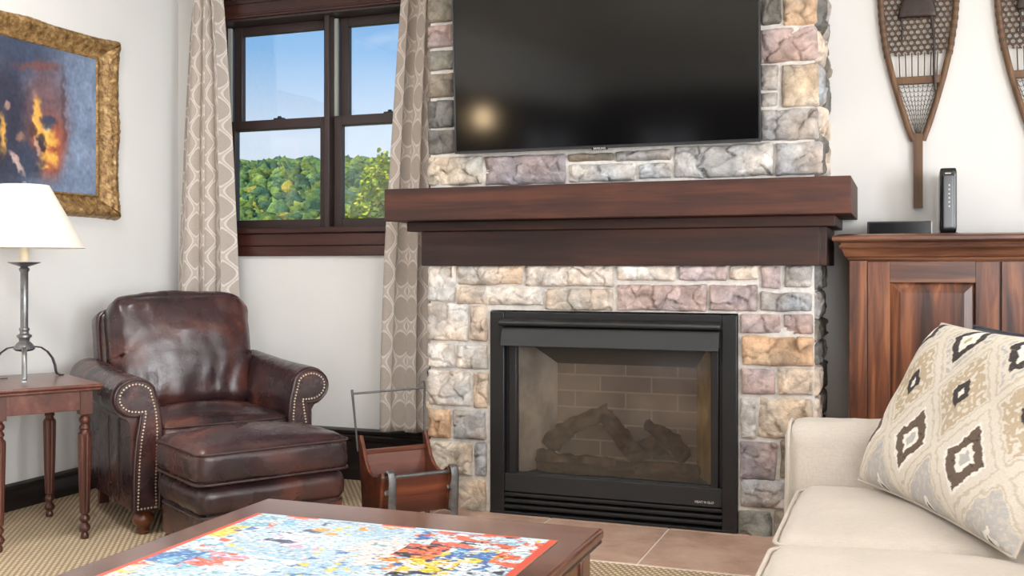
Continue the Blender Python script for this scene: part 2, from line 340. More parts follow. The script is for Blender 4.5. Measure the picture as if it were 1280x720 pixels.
# ---------------------------------------------------------------- mesh building
class MB:
    def __init__(s): s.v = []; s.f = []; s.c = []; s.uv = []; s.M = Matrix.Identity(4)
    def add(s, vs, fs, col=None, uv=None):
        n = len(s.v); Mx = s.M
        s.v += [tuple(Mx @ Vector(p)) for p in vs]; s.f += [tuple(n + i for i in q) for q in fs]
        s.c += [col or (1, 1, 1, 1)] * len(vs) if not isinstance(col, list) else col
        s.uv += uv if uv else [(0, 0)] * len(vs)
        return s
    def box(s, x0, x1, y0, y1, z0, z1, col=None):
        return s.add([(x0, y0, z0), (x1, y0, z0), (x1, y1, z0), (x0, y1, z0), (x0, y0, z1), (x1, y0, z1), (x1, y1, z1), (x0, y1, z1)],
                     [(0, 3, 2, 1), (4, 5, 6, 7), (0, 1, 5, 4), (1, 2, 6, 5), (2, 3, 7, 6), (3, 0, 4, 7)], col)
    def prism(s, poly, axis, a, b, col=None):
        """poly in the two other axes (x,z for 'y'; y,z for 'x'; x,y for 'z')."""
        def P(p, q, t): return {'y': (p, t, q), 'x': (t, p, q), 'z': (p, q, t)}[axis]
        n = len(poly); vs = [P(p, q, a) for p, q in poly] + [P(p, q, b) for p, q in poly]
        fs = [tuple(range(n)), tuple(reversed(range(n, 2 * n)))] + [(i, n + i, n + (i + 1) % n, (i + 1) % n) for i in range(n)]
        return s.add(vs, fs, col)
    def tube(s, path, r, n=8, closed=False, flat=1.0, up=None, col=None):
        pts = [Vector(p) for p in path]; m = len(pts); vs = []
        rr = r if isinstance(r, (list, tuple)) else [r] * m
        pn = None
        for i in range(m):
            a = pts[(i - 1) % m] if (closed or i > 0) else pts[i]; b = pts[(i + 1) % m] if (closed or i < m - 1) else pts[i]
            t = (b - a).normalized() if (b - a).length > 1e-9 else Vector((0, 0, 1))
            if up is not None: u = Vector(up) - t * t.dot(Vector(up)); 
            elif pn is None:
                u = Vector((0, 0, 1)) if abs(t.z) < 0.9 else Vector((1, 0, 0)); u = u - t * t.dot(u)
            else: u = pn - t * t.dot(pn)
            if u.length < 1e-6: u = t.orthogonal()
            u.normalize(); pn = u; w_ = t.cross(u)
            for k in range(n):
                q = 2 * PI * k / n
                vs.append(tuple(pts[i] + (u * math.cos(q) + w_ * math.sin(q) * flat) * rr[i]))
        fs = []
        for i in range(m if closed else m - 1):
            j = (i + 1) % m
            for k in range(n): fs.append((i * n + k, i * n + (k + 1) % n, j * n + (k + 1) % n, j * n + k))
        if not closed: fs += [tuple(reversed(range(n))), tuple(range((m - 1) * n, m * n))]
        return s.add(vs, fs, col)
    def lathe(s, prof, cx=0, cy=0, n=24, flute=0, fz=(0, 0), fd=0.0):
        vs = []
        for r, z in prof:
            for k in range(n):
                q = 2 * PI * k / n
                rr = r * (1 - fd * (0.5 + 0.5 * math.cos(q * flute))) if flute and fz[0] <= z <= fz[1] else r
                vs.append((cx + rr * math.cos(q), cy + rr * math.sin(q), z))
        m = len(prof); fs = [(i * n + k, i * n + (k + 1) % n, (i + 1) * n + (k + 1) % n, (i + 1) * n + k) for i in range(m - 1) for k in range(n)]
        fs += [tuple(reversed(range(n))), tuple(range((m - 1) * n, m * n))]
        return s.add(vs, fs)
    def uncap(s): s.f = [f for f in s.f if len(f) <= 4]; return s
    def rbox(s, x0, x1, y0, y1, z0, z1, r, n=14, crown=(0, 0, 0, 0, 0, 0), wob=0.0, seed=0, fn=None):
        """soft box; crown = bulge of -x,+x,-y,+y,-z,+z faces."""
        c = Vector(((x0 + x1) / 2, (y0 + y1) / 2, (z0 + z1) / 2)); h = Vector(((x1 - x0) / 2, (y1 - y0) / 2, (z1 - z0) / 2))
        idx = {}; vs = []; fs = []
        def g(t): return math.sin(t * PI / 2) * 0.35 + t * 0.65
        def vert(i, j, k):
            if (i, j, k) in idx: return idx[(i, j, k)]
            u = Vector((g(2 * i / n - 1), g(2 * j / n - 1), g(2 * k / n - 1)))
            p = Vector((u.x * h.x, u.y * h.y, u.z * h.z)); q = Vector([max(-(h[a] - r), min(h[a] - r, p[a])) for a in range(3)])
            d = p - q
            if d.length > 1e-9: p = q + d.normalized() * r
            ux, uy, uz = u
            for a, uu, ww in ((0, ux, (1 - uy * uy) * (1 - uz * uz)), (1, uy, (1 - ux * ux) * (1 - uz * uz)), (2, uz, (1 - ux * ux) * (1 - uy * uy))):
                am = crown[2 * a] if uu < 0 else crown[2 * a + 1]
                p[a] += am * uu * ww
            if wob:
                nv = noise.noise_vector((p + Vector((seed, seed * 2, 0))) * 7); p += nv * wob
                nv = noise.noise_vector((p + Vector((seed, 3, 0))) * 22); p += nv * wob * 0.35
            p = c + p
            if fn: p = fn(p)
            idx[(i, j, k)] = len(vs); vs.append(tuple(p)); return idx[(i, j, k)]
        for a in range(n):
            for b_ in range(n):
                fs.append((vert(a, b_, 0), vert(a, b_ + 1, 0), vert(a + 1, b_ + 1, 0), vert(a + 1, b_, 0)))
                fs.append((vert(a, b_, n), vert(a + 1, b_, n), vert(a + 1, b_ + 1, n), vert(a, b_ + 1, n)))
                fs.append((vert(a, 0, b_), vert(a + 1, 0, b_), vert(a + 1, 0, b_ + 1), vert(a, 0, b_ + 1)))
                fs.append((vert(a, n, b_), vert(a, n, b_ + 1), vert(a + 1, n, b_ + 1), vert(a + 1, n, b_)))
                fs.append((vert(0, a, b_), vert(0, a, b_ + 1), vert(0, a + 1, b_ + 1), vert(0, a + 1, b_)))
                fs.append((vert(n, a, b_), vert(n, a + 1, b_), vert(n, a + 1, b_ + 1), vert(n, a, b_ + 1)))
        return s.add(vs, fs)
    def grid(s, nx, ny, fn, uvfn=None, colfn=None):
        vs = [fn(i / nx, j / ny) for j in range(ny + 1) for i in range(nx + 1)]
        fs = [(j * (nx + 1) + i, j * (nx + 1) + i + 1, (j + 1) * (nx + 1) + i + 1, (j + 1) * (nx + 1) + i) for j in range(ny) for i in range(nx)]
        uv = [uvfn(i / nx, j / ny) for j in range(ny + 1) for i in range(nx + 1)] if uvfn else None
        col = [colfn(i / nx, j / ny) for j in range(ny + 1) for i in range(nx + 1)] if colfn else None
        return s.add(vs, fs, col, uv)
    def build(s, name, mat, parent=None, smooth=False, bevel=0.0, sub=0, color=False, uv=False, solid=0.0, seg=2, angle=40):
        me = bpy.data.meshes.new(name); me.from_pydata(s.v, [], s.f)
        if color:
            a = me.color_attributes.new('Col', 'FLOAT_COLOR', 'POINT'); a.data.foreach_set('color', np.array(s.c, dtype=np.float32).ravel())
        if uv:
            ul = me.uv_layers.new(name='UVMap'); li = np.zeros(len(me.loops), dtype=np.int32); me.loops.foreach_get('vertex_index', li)
            ul.data.foreach_set('uv', np.array(s.uv, dtype=np.float32)[li].ravel())
        bm = bmesh.new(); bm.from_mesh(me); bmesh.ops.recalc_face_normals(bm, faces=bm.faces); bm.to_mesh(me); bm.free()
        me.materials.append(mat)
        o = bpy.data.objects.new(name, me); COL.objects.link(o)
        if parent: o.parent = parent
        if solid: md = o.modifiers.new('solid', 'SOLIDIFY'); md.thickness = solid; md.offset = 0
        if bevel: md = o.modifiers.new('bevel', 'BEVEL'); md.width = bevel; md.segments = seg; md.limit_method = 'ANGLE'; md.angle_limit = R(35)
        if sub: md = o.modifiers.new('sub', 'SUBSURF'); md.levels = sub; md.render_levels = sub
        if smooth or bevel:
            me.shade_smooth()
            if not smooth or angle < 180:
                try: me.set_sharp_from_angle(angle=R(angle))
                except Exception: pass
        return o
def thing(name, label, cat, loc=(0, 0, 0), rz=0.0, group=None):
    o = bpy.data.objects.new(name, None); COL.objects.link(o); o.location = loc; o.rotation_euler = (0, 0, rz)
    o.empty_display_size = 0.1
    o['label'] = label; o['category'] = cat
    if group: o['group'] = group
    return o
def tag(o, label, cat, group=None, kind=None):
    o['label'] = label; o['category'] = cat
    if group: o['group'] = group
    if kind: o['kind'] = kind
    return o
def struct(o, label=None):
    o['kind'] = 'structure'
    if label: o['label'] = label
    return o
def text_mesh(name, s_, size, mat, parent, loc, rot, ext=0.001):
    cu = bpy.data.curves.new(name, 'FONT'); cu.body = s_; cu.size = size; cu.extrude = ext; cu.align_x = 'CENTER'; cu.align_y = 'CENTER'
    tmp = bpy.data.objects.new(name, cu); COL.objects.link(tmp)
    dg = bpy.context.evaluated_depsgraph_get(); me = bpy.data.meshes.new_from_object(tmp.evaluated_get(dg))
    COL.objects.unlink(tmp); bpy.data.objects.remove(tmp)
    o = bpy.data.objects.new(name, me); COL.objects.link(o); me.materials.clear(); me.materials.append(mat)
    o.parent = parent; o.location = loc; o.rotation_euler = rot; return o
def sm(t): t = max(0, min(1, t)); return t * t * (3 - 2 * t)

# ================================================================ SETTING
def wall_x(name, y, t, x0, x1, holes):               # wall spanning x, thickness towards +t
    b = MB(); xs = x0
    for (a, c, z0, z1) in sorted(holes):
        b.box(xs, a, *sorted((y, y + t)), 0, CEIL); b.box(a, c, *sorted((y, y + t)), 0, z0); b.box(a, c, *sorted((y, y + t)), z1, CEIL); xs = c
    b.box(xs, x1, *sorted((y, y + t)), 0, CEIL)
    return struct(b.build(name, M['wall']))
def wall_y(name, x, t, y0, y1, holes):
    b = MB(); ys = y0
    for (a, c, z0, z1) in sorted(holes):
        b.box(*sorted((x, x + t)), ys, a, 0, CEIL); b.box(*sorted((x, x + t)), a, c, 0, z0); b.box(*sorted((x, x + t)), a, c, z1, CEIL); ys = c
    b.box(*sorted((x, x + t)), ys, y1, 0, CEIL)
    return struct(b.build(name, M['wall']))
WX0, WX1, WZ0, WZ1 = -3.545, -2.195, 1.30, 2.455
REARW = [(-3.2, -2.42)]
LEFTW = (-4.1, -2.0)
wall_x('wall_back', YW, 0.2, X0 - 0.2, X1 + 0.2, [(WX0, WX1, WZ0, WZ1)])
wall_x('wall_rear', YR, -0.2, X0 - 0.2, X1 + 0.2, [(a, b, 0.2, 2.4) for a, b in BW] + [(a, b, 0.95, 1.98) for a, b in REARW])
wall_y('wall_left', X0, -0.2, 0.9, YW, [])
wr = wall_y('wall_left_panelled', X0, -0.2, YR - 0.2, 0.9, [(LEFTW[0], LEFTW[1], 0.95, 1.98)])
wall_y('wall_right', X1, 0.2, YR, YW, [(a, b, 0.35, 2.55) for a, b in RW])
struct(MB().box(X0 - 0.2, X1 + 0.2, YR - 0.2, YW + 0.2, -0.1, 0).build('floor', M['carpet']))
struct(MB().box(X0 - 0.2, X1 + 0.2, YR - 0.2, YW + 0.2, CEIL, CEIL + 0.1).build('ceiling', M['ceiling']))
for i, (a, c) in enumerate(CL):
    struct(MB().lathe([(0.175, CEIL - 0.045), (0.20, CEIL - 0.04), (0.205, CEIL - 0.001), (0.17, CEIL - 0.001), (0.17, CEIL - 0.03), (0.175, CEIL - 0.045)], a, c, 32).uncap().build('added_light_trim', M['ceiling'], smooth=True))  # trim ring around each added ceiling light, out of view
# baseboards: moulded low one on the left wall, tall panelled one under the window
prof = [(0, 0), (0.022, 0), (0.022, 0.075), (0.016, 0.085), (0.016, 0.095), (0.02, 0.102), (0.018, 0.112), (0.008, 0.12), (0, 0.122)]
b = MB(); b.prism([(X0 + p, q) for p, q in prof], 'y', YR, YW); struct(b.build('baseboard_left', M['base'], bevel=0.002))
b = MB(); pf = [(0, 0), (-0.03, 0), (-0.03, 0.175), (-0.022, 0.19), (-0.022, 0.2), (-0.034, 0.21), (-0.034, 0.228), (-0.026, 0.236), (-0.04, 0.244), (-0.04, 0.258), (-0.02, 0.266), (0, 0.266)]
b.prism([(YW + p, q) for p, q in pf], 'x', X0 + 0.03, -2.05); struct(b.build('baseboard_back', M['base'], bevel=0.002))
b = MB(); b.prism([(YW - p, q) for p, q in prof], 'x', -0.32, X1); struct(b.build('baseboard_right', M['base'], bevel=0.002))

# hearth floor: tiles in pale grout, flush with the carpet
b = MB(); b.box(-2.06, -0.05, 3.785, 4.40, -0.01, 0.004); struct(b.build('floor_hearth_grout', M['grout']))
b = MB()
xs = [-2.06, -1.965, -1.443, -0.921, -0.399, -0.05]
for i in range(5):
    b.box(xs[i] + 0.004, xs[i + 1] - 0.004, 3.788, 4.330, 0, 0.007); b.box(xs[i] + 0.004, xs[i + 1] - 0.004, 4.338, 4.40, 0, 0.007)
struct(b.build('floor_hearth_tiles', M['tile'], bevel=0.0015))

# ---------------------------------------------------------------- window_1
w1 = bpy.data.objects.new('window_1', None); COL.objects.link(w1); w1['kind'] = 'structure'; w1.location = (0, 0, 0)
b = MB()
b.box(WX0 - 0.085, WX0, YW - 0.022, YW, WZ0, WZ1 + 0.02); b.box(WX1, WX1 + 0.085, YW - 0.022, YW, WZ0, WZ1 + 0.02)
b.build('side_casing', M['trimwood'], w1, bevel=0.003)
b = MB(); b.box(WX0 - 0.1, WX1 + 0.1, YW - 0.026, YW, WZ1, WZ1 + 0.13)
b.box(WX0 - 0.115, WX1 + 0.115, YW - 0.034, YW, WZ1 + 0.075, WZ1 + 0.095); b.box(WX0 - 0.1, WX1 + 0.1, YW - 0.032, YW, WZ1 + 0.012, WZ1 + 0.024)
b.box(WX0 - 0.125, WX1 + 0.125, YW - 0.055, YW, WZ1 + 0.13, WZ1 + 0.155); b.build('head_casing', M['trimwood'], w1, bevel=0.003)
b = MB(); b.box(WX0 - 0.06, WX1 + 0.06, YW - 0.05, YW + 0.1, WZ0 - 0.016, WZ0 + 0.016); b.build('window_sill', M['trimwood'], w1, bevel=0.006)
b = MB(); b.box(WX0 - 0.05, WX1 + 0.05, YW - 0.028, YW, WZ0 - 0.082, WZ0 - 0.016)
b.box(WX0 - 0.05, WX1 + 0.05, YW - 0.022, YW, WZ0 - 0.136, WZ0 - 0.082); b.build('sill_apron', M['trimwood'], w1, bevel=0.004)
b = MB(); t_ = 0.012                                                 # jamb lining
b.box(WX0, WX0 + t_, YW - 0.01, YW + 0.2, WZ0, WZ1); b.box(WX1 - t_, WX1, YW - 0.01, YW + 0.2, WZ0, WZ1); b.box(WX0, WX1, YW - 0.01, YW + 0.2, WZ1 - t_, WZ1)
b.build('jamb_lining', M['sash'], w1)
units = [(-3.527, -2.884), (-2.853, -2.210)]
b = MB(); b.box(-2.884, -2.853, YW + 0.03, YW + 0.18, WZ0, WZ1)
b.build('mullion', M['sash'], w1, bevel=0.003)
for (xa, xb) in units:
    b = MB(); b.box(xa - 0.002, xa + 0.018, YW + 0.085, YW + 0.1, 1.33, WZ1 - 0.02); b.build('side_track', M['track'], w1)
    xa += 0.018
    def sash(x0, x1, z0, z1, y, st, rt, rb):
        s = MB(); s.box(x0, x0 + st, y, y + 0.035, z0, z1); s.box(x1 - st, x1, y, y + 0.035, z0, z1)
        s.box(x0 + st, x1 - st, y, y + 0.035, z0, z0 + rb); s.box(x0 + st, x1 - st, y, y + 0.035, z1 - rt, z1)
        o = s.build('sash', M['sash'], w1, bevel=0.003)
        MB().box(x0 + st - 0.004, x1 - st + 0.004, y + 0.015, y + 0.02, z0 + rb - 0.004, z1 - rt + 0.004).build('pane', M['pane'], o)
        return o
    sash(xa, xb, 1.862, WZ1 - 0.012, YW + 0.115, 0.052, 0.05, 0.045)
    lo = sash(xa - 0.012, xb, 1.318, 1.912, YW + 0.07, 0.048, 0.052, 0.045)
    l_ = MB(); cxm = (xa + xb) / 2; l_.box(cxm - 0.03, cxm + 0.03, YW + 0.075, YW + 0.1, 1.912, 1.92); l_.lathe([(0.012, 1.92), (0.01, 1.93)], cxm, YW + 0.088, 12); l_.build('sash_lock', M['black'], lo)

# windows of the unseen walls, the big ones with area lamps added outside
k = 2
for (a, c) in RW:
    s = MB(); x = X1
    for q in (a, (a + c) / 2 - 0.03, c - 0.06): s.box(x + 0.05, x + 0.12, q, q + 0.06, 0.35, 2.55)
    for z in (0.35, 2.49): s.box(x + 0.05, x + 0.12, a, c, z, z + 0.06)
    s.box(x - 0.02, x, a - 0.1, a, 0.25, 2.65); s.box(x - 0.02, x, c, c + 0.1, 0.25, 2.65); s.box(x - 0.02, x, a, c, 2.55, 2.65); s.box(x - 0.02, x, a, c, 0.25, 0.35)
    struct(s.build('window_%d' % k, M['trimwood'])); k += 1
for (a, c, z0, z1) in [(q[0], q[1], 0.2, 2.4) for q in BW] + [(q[0], q[1], 0.95, 1.98) for q in REARW]:
    s = MB(); y = YR
    for q in (a, (a + c) / 2 - 0.03, c - 0.06): s.box(q, q + 0.06, y - 0.12, y - 0.05, z0, z1)
    for z in (z0, z1 - 0.06): s.box(a, c, y - 0.12, y - 0.05, z, z + 0.06)
    s.box(a - 0.1, a, y, y + 0.02, z0 - 0.1, z1 + 0.1); s.box(c, c + 0.1, y, y + 0.02, z0 - 0.1, z1 + 0.1); s.box(a, c, y, y + 0.02, z1, z1 + 0.1); s.box(a, c, y, y + 0.02, z0 - 0.1, z0)
    struct(s.build('window_%d' % k, M['trimwood'])); k += 1

s = MB(); x = X0
for q in (LEFTW[0], (LEFTW[0] + LEFTW[1]) / 2 - 0.03, LEFTW[1] - 0.06): s.box(x - 0.12, x - 0.05, q, q + 0.06, 0.95, 1.98)
for z in (0.95, 1.92): s.box(x - 0.12, x - 0.05, LEFTW[0], LEFTW[1], z, z + 0.06)
struct(s.build('window_%d' % k, M['trimwood']))
def panel_y(x, y0, y1, hole, z1):
    t_ = MB(); t_.box(x, x + 0.02, y0, hole[0], 0, z1); t_.box(x, x + 0.02, hole[1], y1, 0, z1); t_.box(x, x + 0.02, hole[0], hole[1], 0, 0.95); t_.box(x, x + 0.02, hole[0], hole[1], 1.98, z1); t_.box(x, x + 0.035, y0, y1, z1, z1 + 0.03)
    return struct(t_.build('trim_1', M['panelling']))
panel_y(X0, YR, 0.6, LEFTW, 2.22)
t_ = MB(); hx_ = REARW[0]
t_.box(X0 + 0.02, hx_[0] - 0.1, YR, YR + 0.02, 0, 2.42); t_.box(hx_[1] + 0.1, 0.25, YR, YR + 0.02, 0, 2.42); t_.box(hx_[0] - 0.1, hx_[1] + 0.1, YR, YR + 0.02, 0, 0.84); t_.box(hx_[0] - 0.1, hx_[1] + 0.1, YR, YR + 0.02, 2.09, 2.42)
struct(t_.build('trim_2', M['panelling']))
# wall lamp on the panelled part of the left wall, behind the camera: its glow shows in the television
wl = thing('wall_lamp', 'lit wall lamp with a pale shade on the dark panelled wall, reflected in the television', 'wall lamp', (X0, -0.50, 1.93))
MB().box(0, 0.015, -0.05, 0.05, -0.09, 0.09).build('wall_plate', M['black'], wl, bevel=0.004)
MB().tube([(0.01, 0, -0.03), (0.08, 0, -0.05), (0.13, 0, -0.02), (0.13, 0, 0.02)], 0.008, 8).build('bracket_arm', M['black'], wl, smooth=True)
em = bpy.data.materials.new('lit_shade'); em.use_nodes = True; en = em.node_tree.nodes['Principled BSDF']; en.inputs['Base Color'].default_value = L(250, 230, 200)
en.inputs['Emission Color'].default_value = (1, 0.72, 0.42, 1); en.inputs['Emission Strength'].default_value = 24
sh_ = MB(); sh_.lathe([(0.075, 0.0), (0.055, 0.15)], 0.13, 0, 24); sh_.build('wall_lamp_shade', em, wl, smooth=True, angle=50)

# ================================================================ OUTSIDE
def hill_z(x, y):
    ridge = 24.3 + 2.2 * math.sin(x * 0.021 + 0.5) + 0.9 * math.sin(x * 0.09)
    t = (y - 55) / 165.0
    z = -16 + (ridge + 16) * sm(t) if t > 0 else -16 + 0.03 * y
    if y > 220: z = ridge - (y - 220) * 0.12
    return z
b = MB(); b.grid(60, 50, lambda u, v: (-330 + 420 * u, 12 + 290 * v, hill_z(-330 + 420 * u, 12 + 290 * v) if v > 0.02 else -16), None)
struct(b.build('terrain_hillside', M['hill'], smooth=True))
tmp = bmesh.new(); bmesh.ops.create_icosphere(tmp, subdivisions=3, radius=1); ICO3 = ([v.co.copy() for v in tmp.verts], [tuple(v.index for v in f.verts) for f in tmp.faces]); tmp.free()
tmp = bmesh.new(); bmesh.ops.create_icosphere(tmp, subdivisions=2, radius=1); ICO2 = ([v.co.copy() for v in tmp.verts], [tuple(v.index for v in f.verts) for f in tmp.faces]); tmp.free()
b = MB()
i2 = np.array([tuple(v) for v in ICO2[0]])
pal = [(92, 122, 82), (108, 138, 84), (82, 114, 88), (124, 150, 88), (160, 168, 84), (140, 160, 80), (96, 124, 96), (182, 172, 86)]
allv = []; allf = []; allc = []; off = 0
N = 16000
for i in range(N):
    y = 78 + 150 * rnd.random() ** 0.8
    x = -y * (0.30 + 0.68 * rnd.random())
    r = (0.65 + 0.95 * rnd.random()) * (0.55 + y / 400)
    z = hill_z(x, y) + r * 0.4 + rnd.random() ** 2 * 1.8
    j = 1 + 0.28 * np.sin(i2[:, [0]] * 5 + i) * np.sin(i2[:, [1]] * 6 + i * 2) + 0.18 * np.sin(i2[:, [2]] * 9 + i)
    allv.append(i2 * j * np.array([r, r, r * (0.85 + 0.5 * rnd.random())]) + np.array([x, y, z]))
    allf += [(a + off, c + off, d + off) for a, c, d in ICO2[1]]; off += len(i2)
    low = 1 - sm((y - 80) / 110)
    p = pal[rnd.choice([0, 1, 2, 3, 6, 5, 3]) if rnd.random() > low * 0.75 else rnd.choice([3, 4, 5, 7, 1])]
    k_ = 0.85 + 0.35 * rnd.random(); allc += [L(*[min(255, q * k_) for q in p])] * len(i2)
me = bpy.data.meshes.new('forest_canopy'); me.from_pydata(np.concatenate(allv).tolist(), [], allf)
a = me.color_attributes.new('Col', 'FLOAT_COLOR', 'POINT'); a.data.foreach_set('color', np.array(allc, dtype=np.float32).ravel()); me.materials.append(M['foliage']); me.shade_smooth()
o = bpy.data.objects.new('forest_canopy', me); COL.objects.link(o); tag(o, 'green wooded hillside seen through the window', 'forest', kind='stuff')
# one nearer yellow-green tree, right of the middle of the window
t = thing('broadleaf_tree', 'yellow-green leafy tree beyond the right-hand window sash, in front of the hillside', 'tree', (-24.2, 47.5, -12.9))
b = MB(); b.tube([(0, 0, 0), (0.2, 0, 6), (0, 0.2, 12), (0.3, 0, 17)], [0.5, 0.42, 0.3, 0.12], 10); b.build('trunk', M['bark'], t, smooth=True)
vs = []; fs = []; cs = []
r2 = random.Random(5)
for i in range(26000):
    g = Vector((r2.gauss(0, 1), r2.gauss(0, 1), r2.gauss(0, 1))).normalized()
    rad = 0.8 + 0.25 * noise.noise(g * 2.4) + 0.16 * noise.noise(g * 6)
    p = Vector((g.x * 3.7, g.y * 3.7, g.z * 7.2)) * rad * (0.82 + 0.18 * r2.random()) + Vector((0, 0, 13.1))
    a_ = Vector((r2.gauss(0, 1), r2.gauss(0, 1), r2.gauss(0, 1))).normalized() * 0.13; c_ = a_.orthogonal().normalized() * 0.09
    n0 = len(vs); vs += [tuple(p - a_), tuple(p + c_), tuple(p + a_), tuple(p - c_)]; fs.append((n0, n0 + 1, n0 + 2, n0 + 3))
    lc = r2.choice([(150, 168, 44), (178, 186, 52), (122, 150, 40), (196, 190, 66), (96, 128, 40)]); cs += [L(*lc)] * 4
b = MB(); b.v = vs; b.f = fs; b.c = cs; b.uv = [(0, 0)] * len(vs); lv = attr_mat('yellow_green_leaves', 0.9, 0.1, 0.0, lo=0.7, hi=1.3, ns_=1.5)
b.build('crown', lv, t, color=True)
b = MB(); b.v = [tuple(Vector(v) * (1 + 0.12 * noise.noise(Vector(v) * 3))) for v in [(c.x * 2.9, c.y * 2.9, c.z * 5.9) for c in ICO3[0]]]; b.v = [(x, y, z + 13.1) for x, y, z in b.v]; b.f = ICO3[1]
b.c = [L(92, 112, 36)] * len(b.v); b.uv = [(0, 0)] * len(b.v); b.build('inner_foliage', M['foliage'], t, smooth=True, color=True)
# distant house on the ridge
hx, hy = -107.5, 224.0; hzb = 23.6
t = thing('hilltop_house', 'small pale house on the wooded ridge, seen through the right-hand window sash', 'house', (hx, hy, hzb))
MB().box(-3.3, 3.3, -2, 2, -3, 1.6).build('house_wall', M['house_wall'], t)
b = MB(); b.prism([(-2.6, 1.6), (2.6, 1.6), (0, 3.0)], 'x', -3.8, 3.8); b.build('house_roof', M['house_roof'], t)
for q in (-2.2, 0, 2.2): MB().box(q - 0.5, q + 0.5, -2.06, -2.0, 0, 1.1).build('house_window', M['house_win'], t)

# ================================================================ STONE CHIMNEY
YS = 4.385
def px2x(px, Y=4.36):
    u = (px - 640) / F; dx = -math.sin(YAW) + u * math.cos(YAW); dy = math.cos(YAW) + u * math.sin(YAW); return Y * dx / dy
def px2z(px, py, Y=4.36):
    u = (px - 640) / F; d = Y / (math.cos(YAW) + u * math.sin(YAW)); return CAMZ + (HZ - py) * d / F
TAN = (196, 176, 156); LT = (206, 192, 178); GR = (158, 152, 148); DG = (112, 108, 102); PK = (176, 152, 148); OR = (196, 158, 122); OL = (132, 124, 110); MV = (150, 136, 138); LG = (182, 178, 174); CR = (190, 172, 150)
# x0, y0, x1, y1 of every stone face in the photograph (same plane), and its colour
ST = [
 (538,331,569,377,LT),(571,331,653,357,TAN),(655,331,767,359,LT),(769,331,846,352,LT),(848,331,909,351,PK),(911,331,948,351,TAN),(950,331,977,362,PK),(980,331,1015,360,GR),
 (570,358,679,382,LT),(681,360,767,389,TAN),(770,355,884,390,PK),(886,355,947,390,PK),(949,365,1016,390,GR),
 (537,379,585,427,LT),(587,381,609,427,TAN),(537,429,568,460,LT),(570,430,609,462,LT),(537,463,588,508,LT),(590,465,610,512,TAN),
 (536,510,563,548,OR),(565,512,607,550,GR),(537,551,590,594,CR),(592,553,608,595,GR),(537,597,566,640,OL),(568,598,607,641,CR),
 (925,392,976,417,PK),(979,392,1017,418,PK),(926,420,1018,458,OR),(926,460,969,494,PK),(972,460,1017,495,TAN),(925,497,946,549,LG),(948,497,1016,549,CR),
 (924,552,971,601,MV),(974,552,1016,600,OL),(924,598,982,636,GR),(984,602,1014,640,OL),(922,639,965,678,OL),(967,640,1014,682,OL),
 (538,-4,566,28,OL),(538,30,566,60,PK),(538,62,567,88,OL),(538,90,567,122,OL),(538,124,568,160,DG),(538,162,569,193,DG),
 (537,195,603,232,CR),(605,193,707,231,MV),(709,204,795,227,LG),(797,203,840,224,LG),(709,191,767,202,OL),(769,187,840,201,GR),(842,180,967,222,LG),(969,177,1028,220,GR),
 (950,-5,976,31,DG),(979,-5,1022,31,OR),(949,33,1021,78,PK),(950,80,973,113,GR),(950,115,973,133,GR),(976,79,1024,134,CR),(950,135,1023,176,GR)]
b = MB()
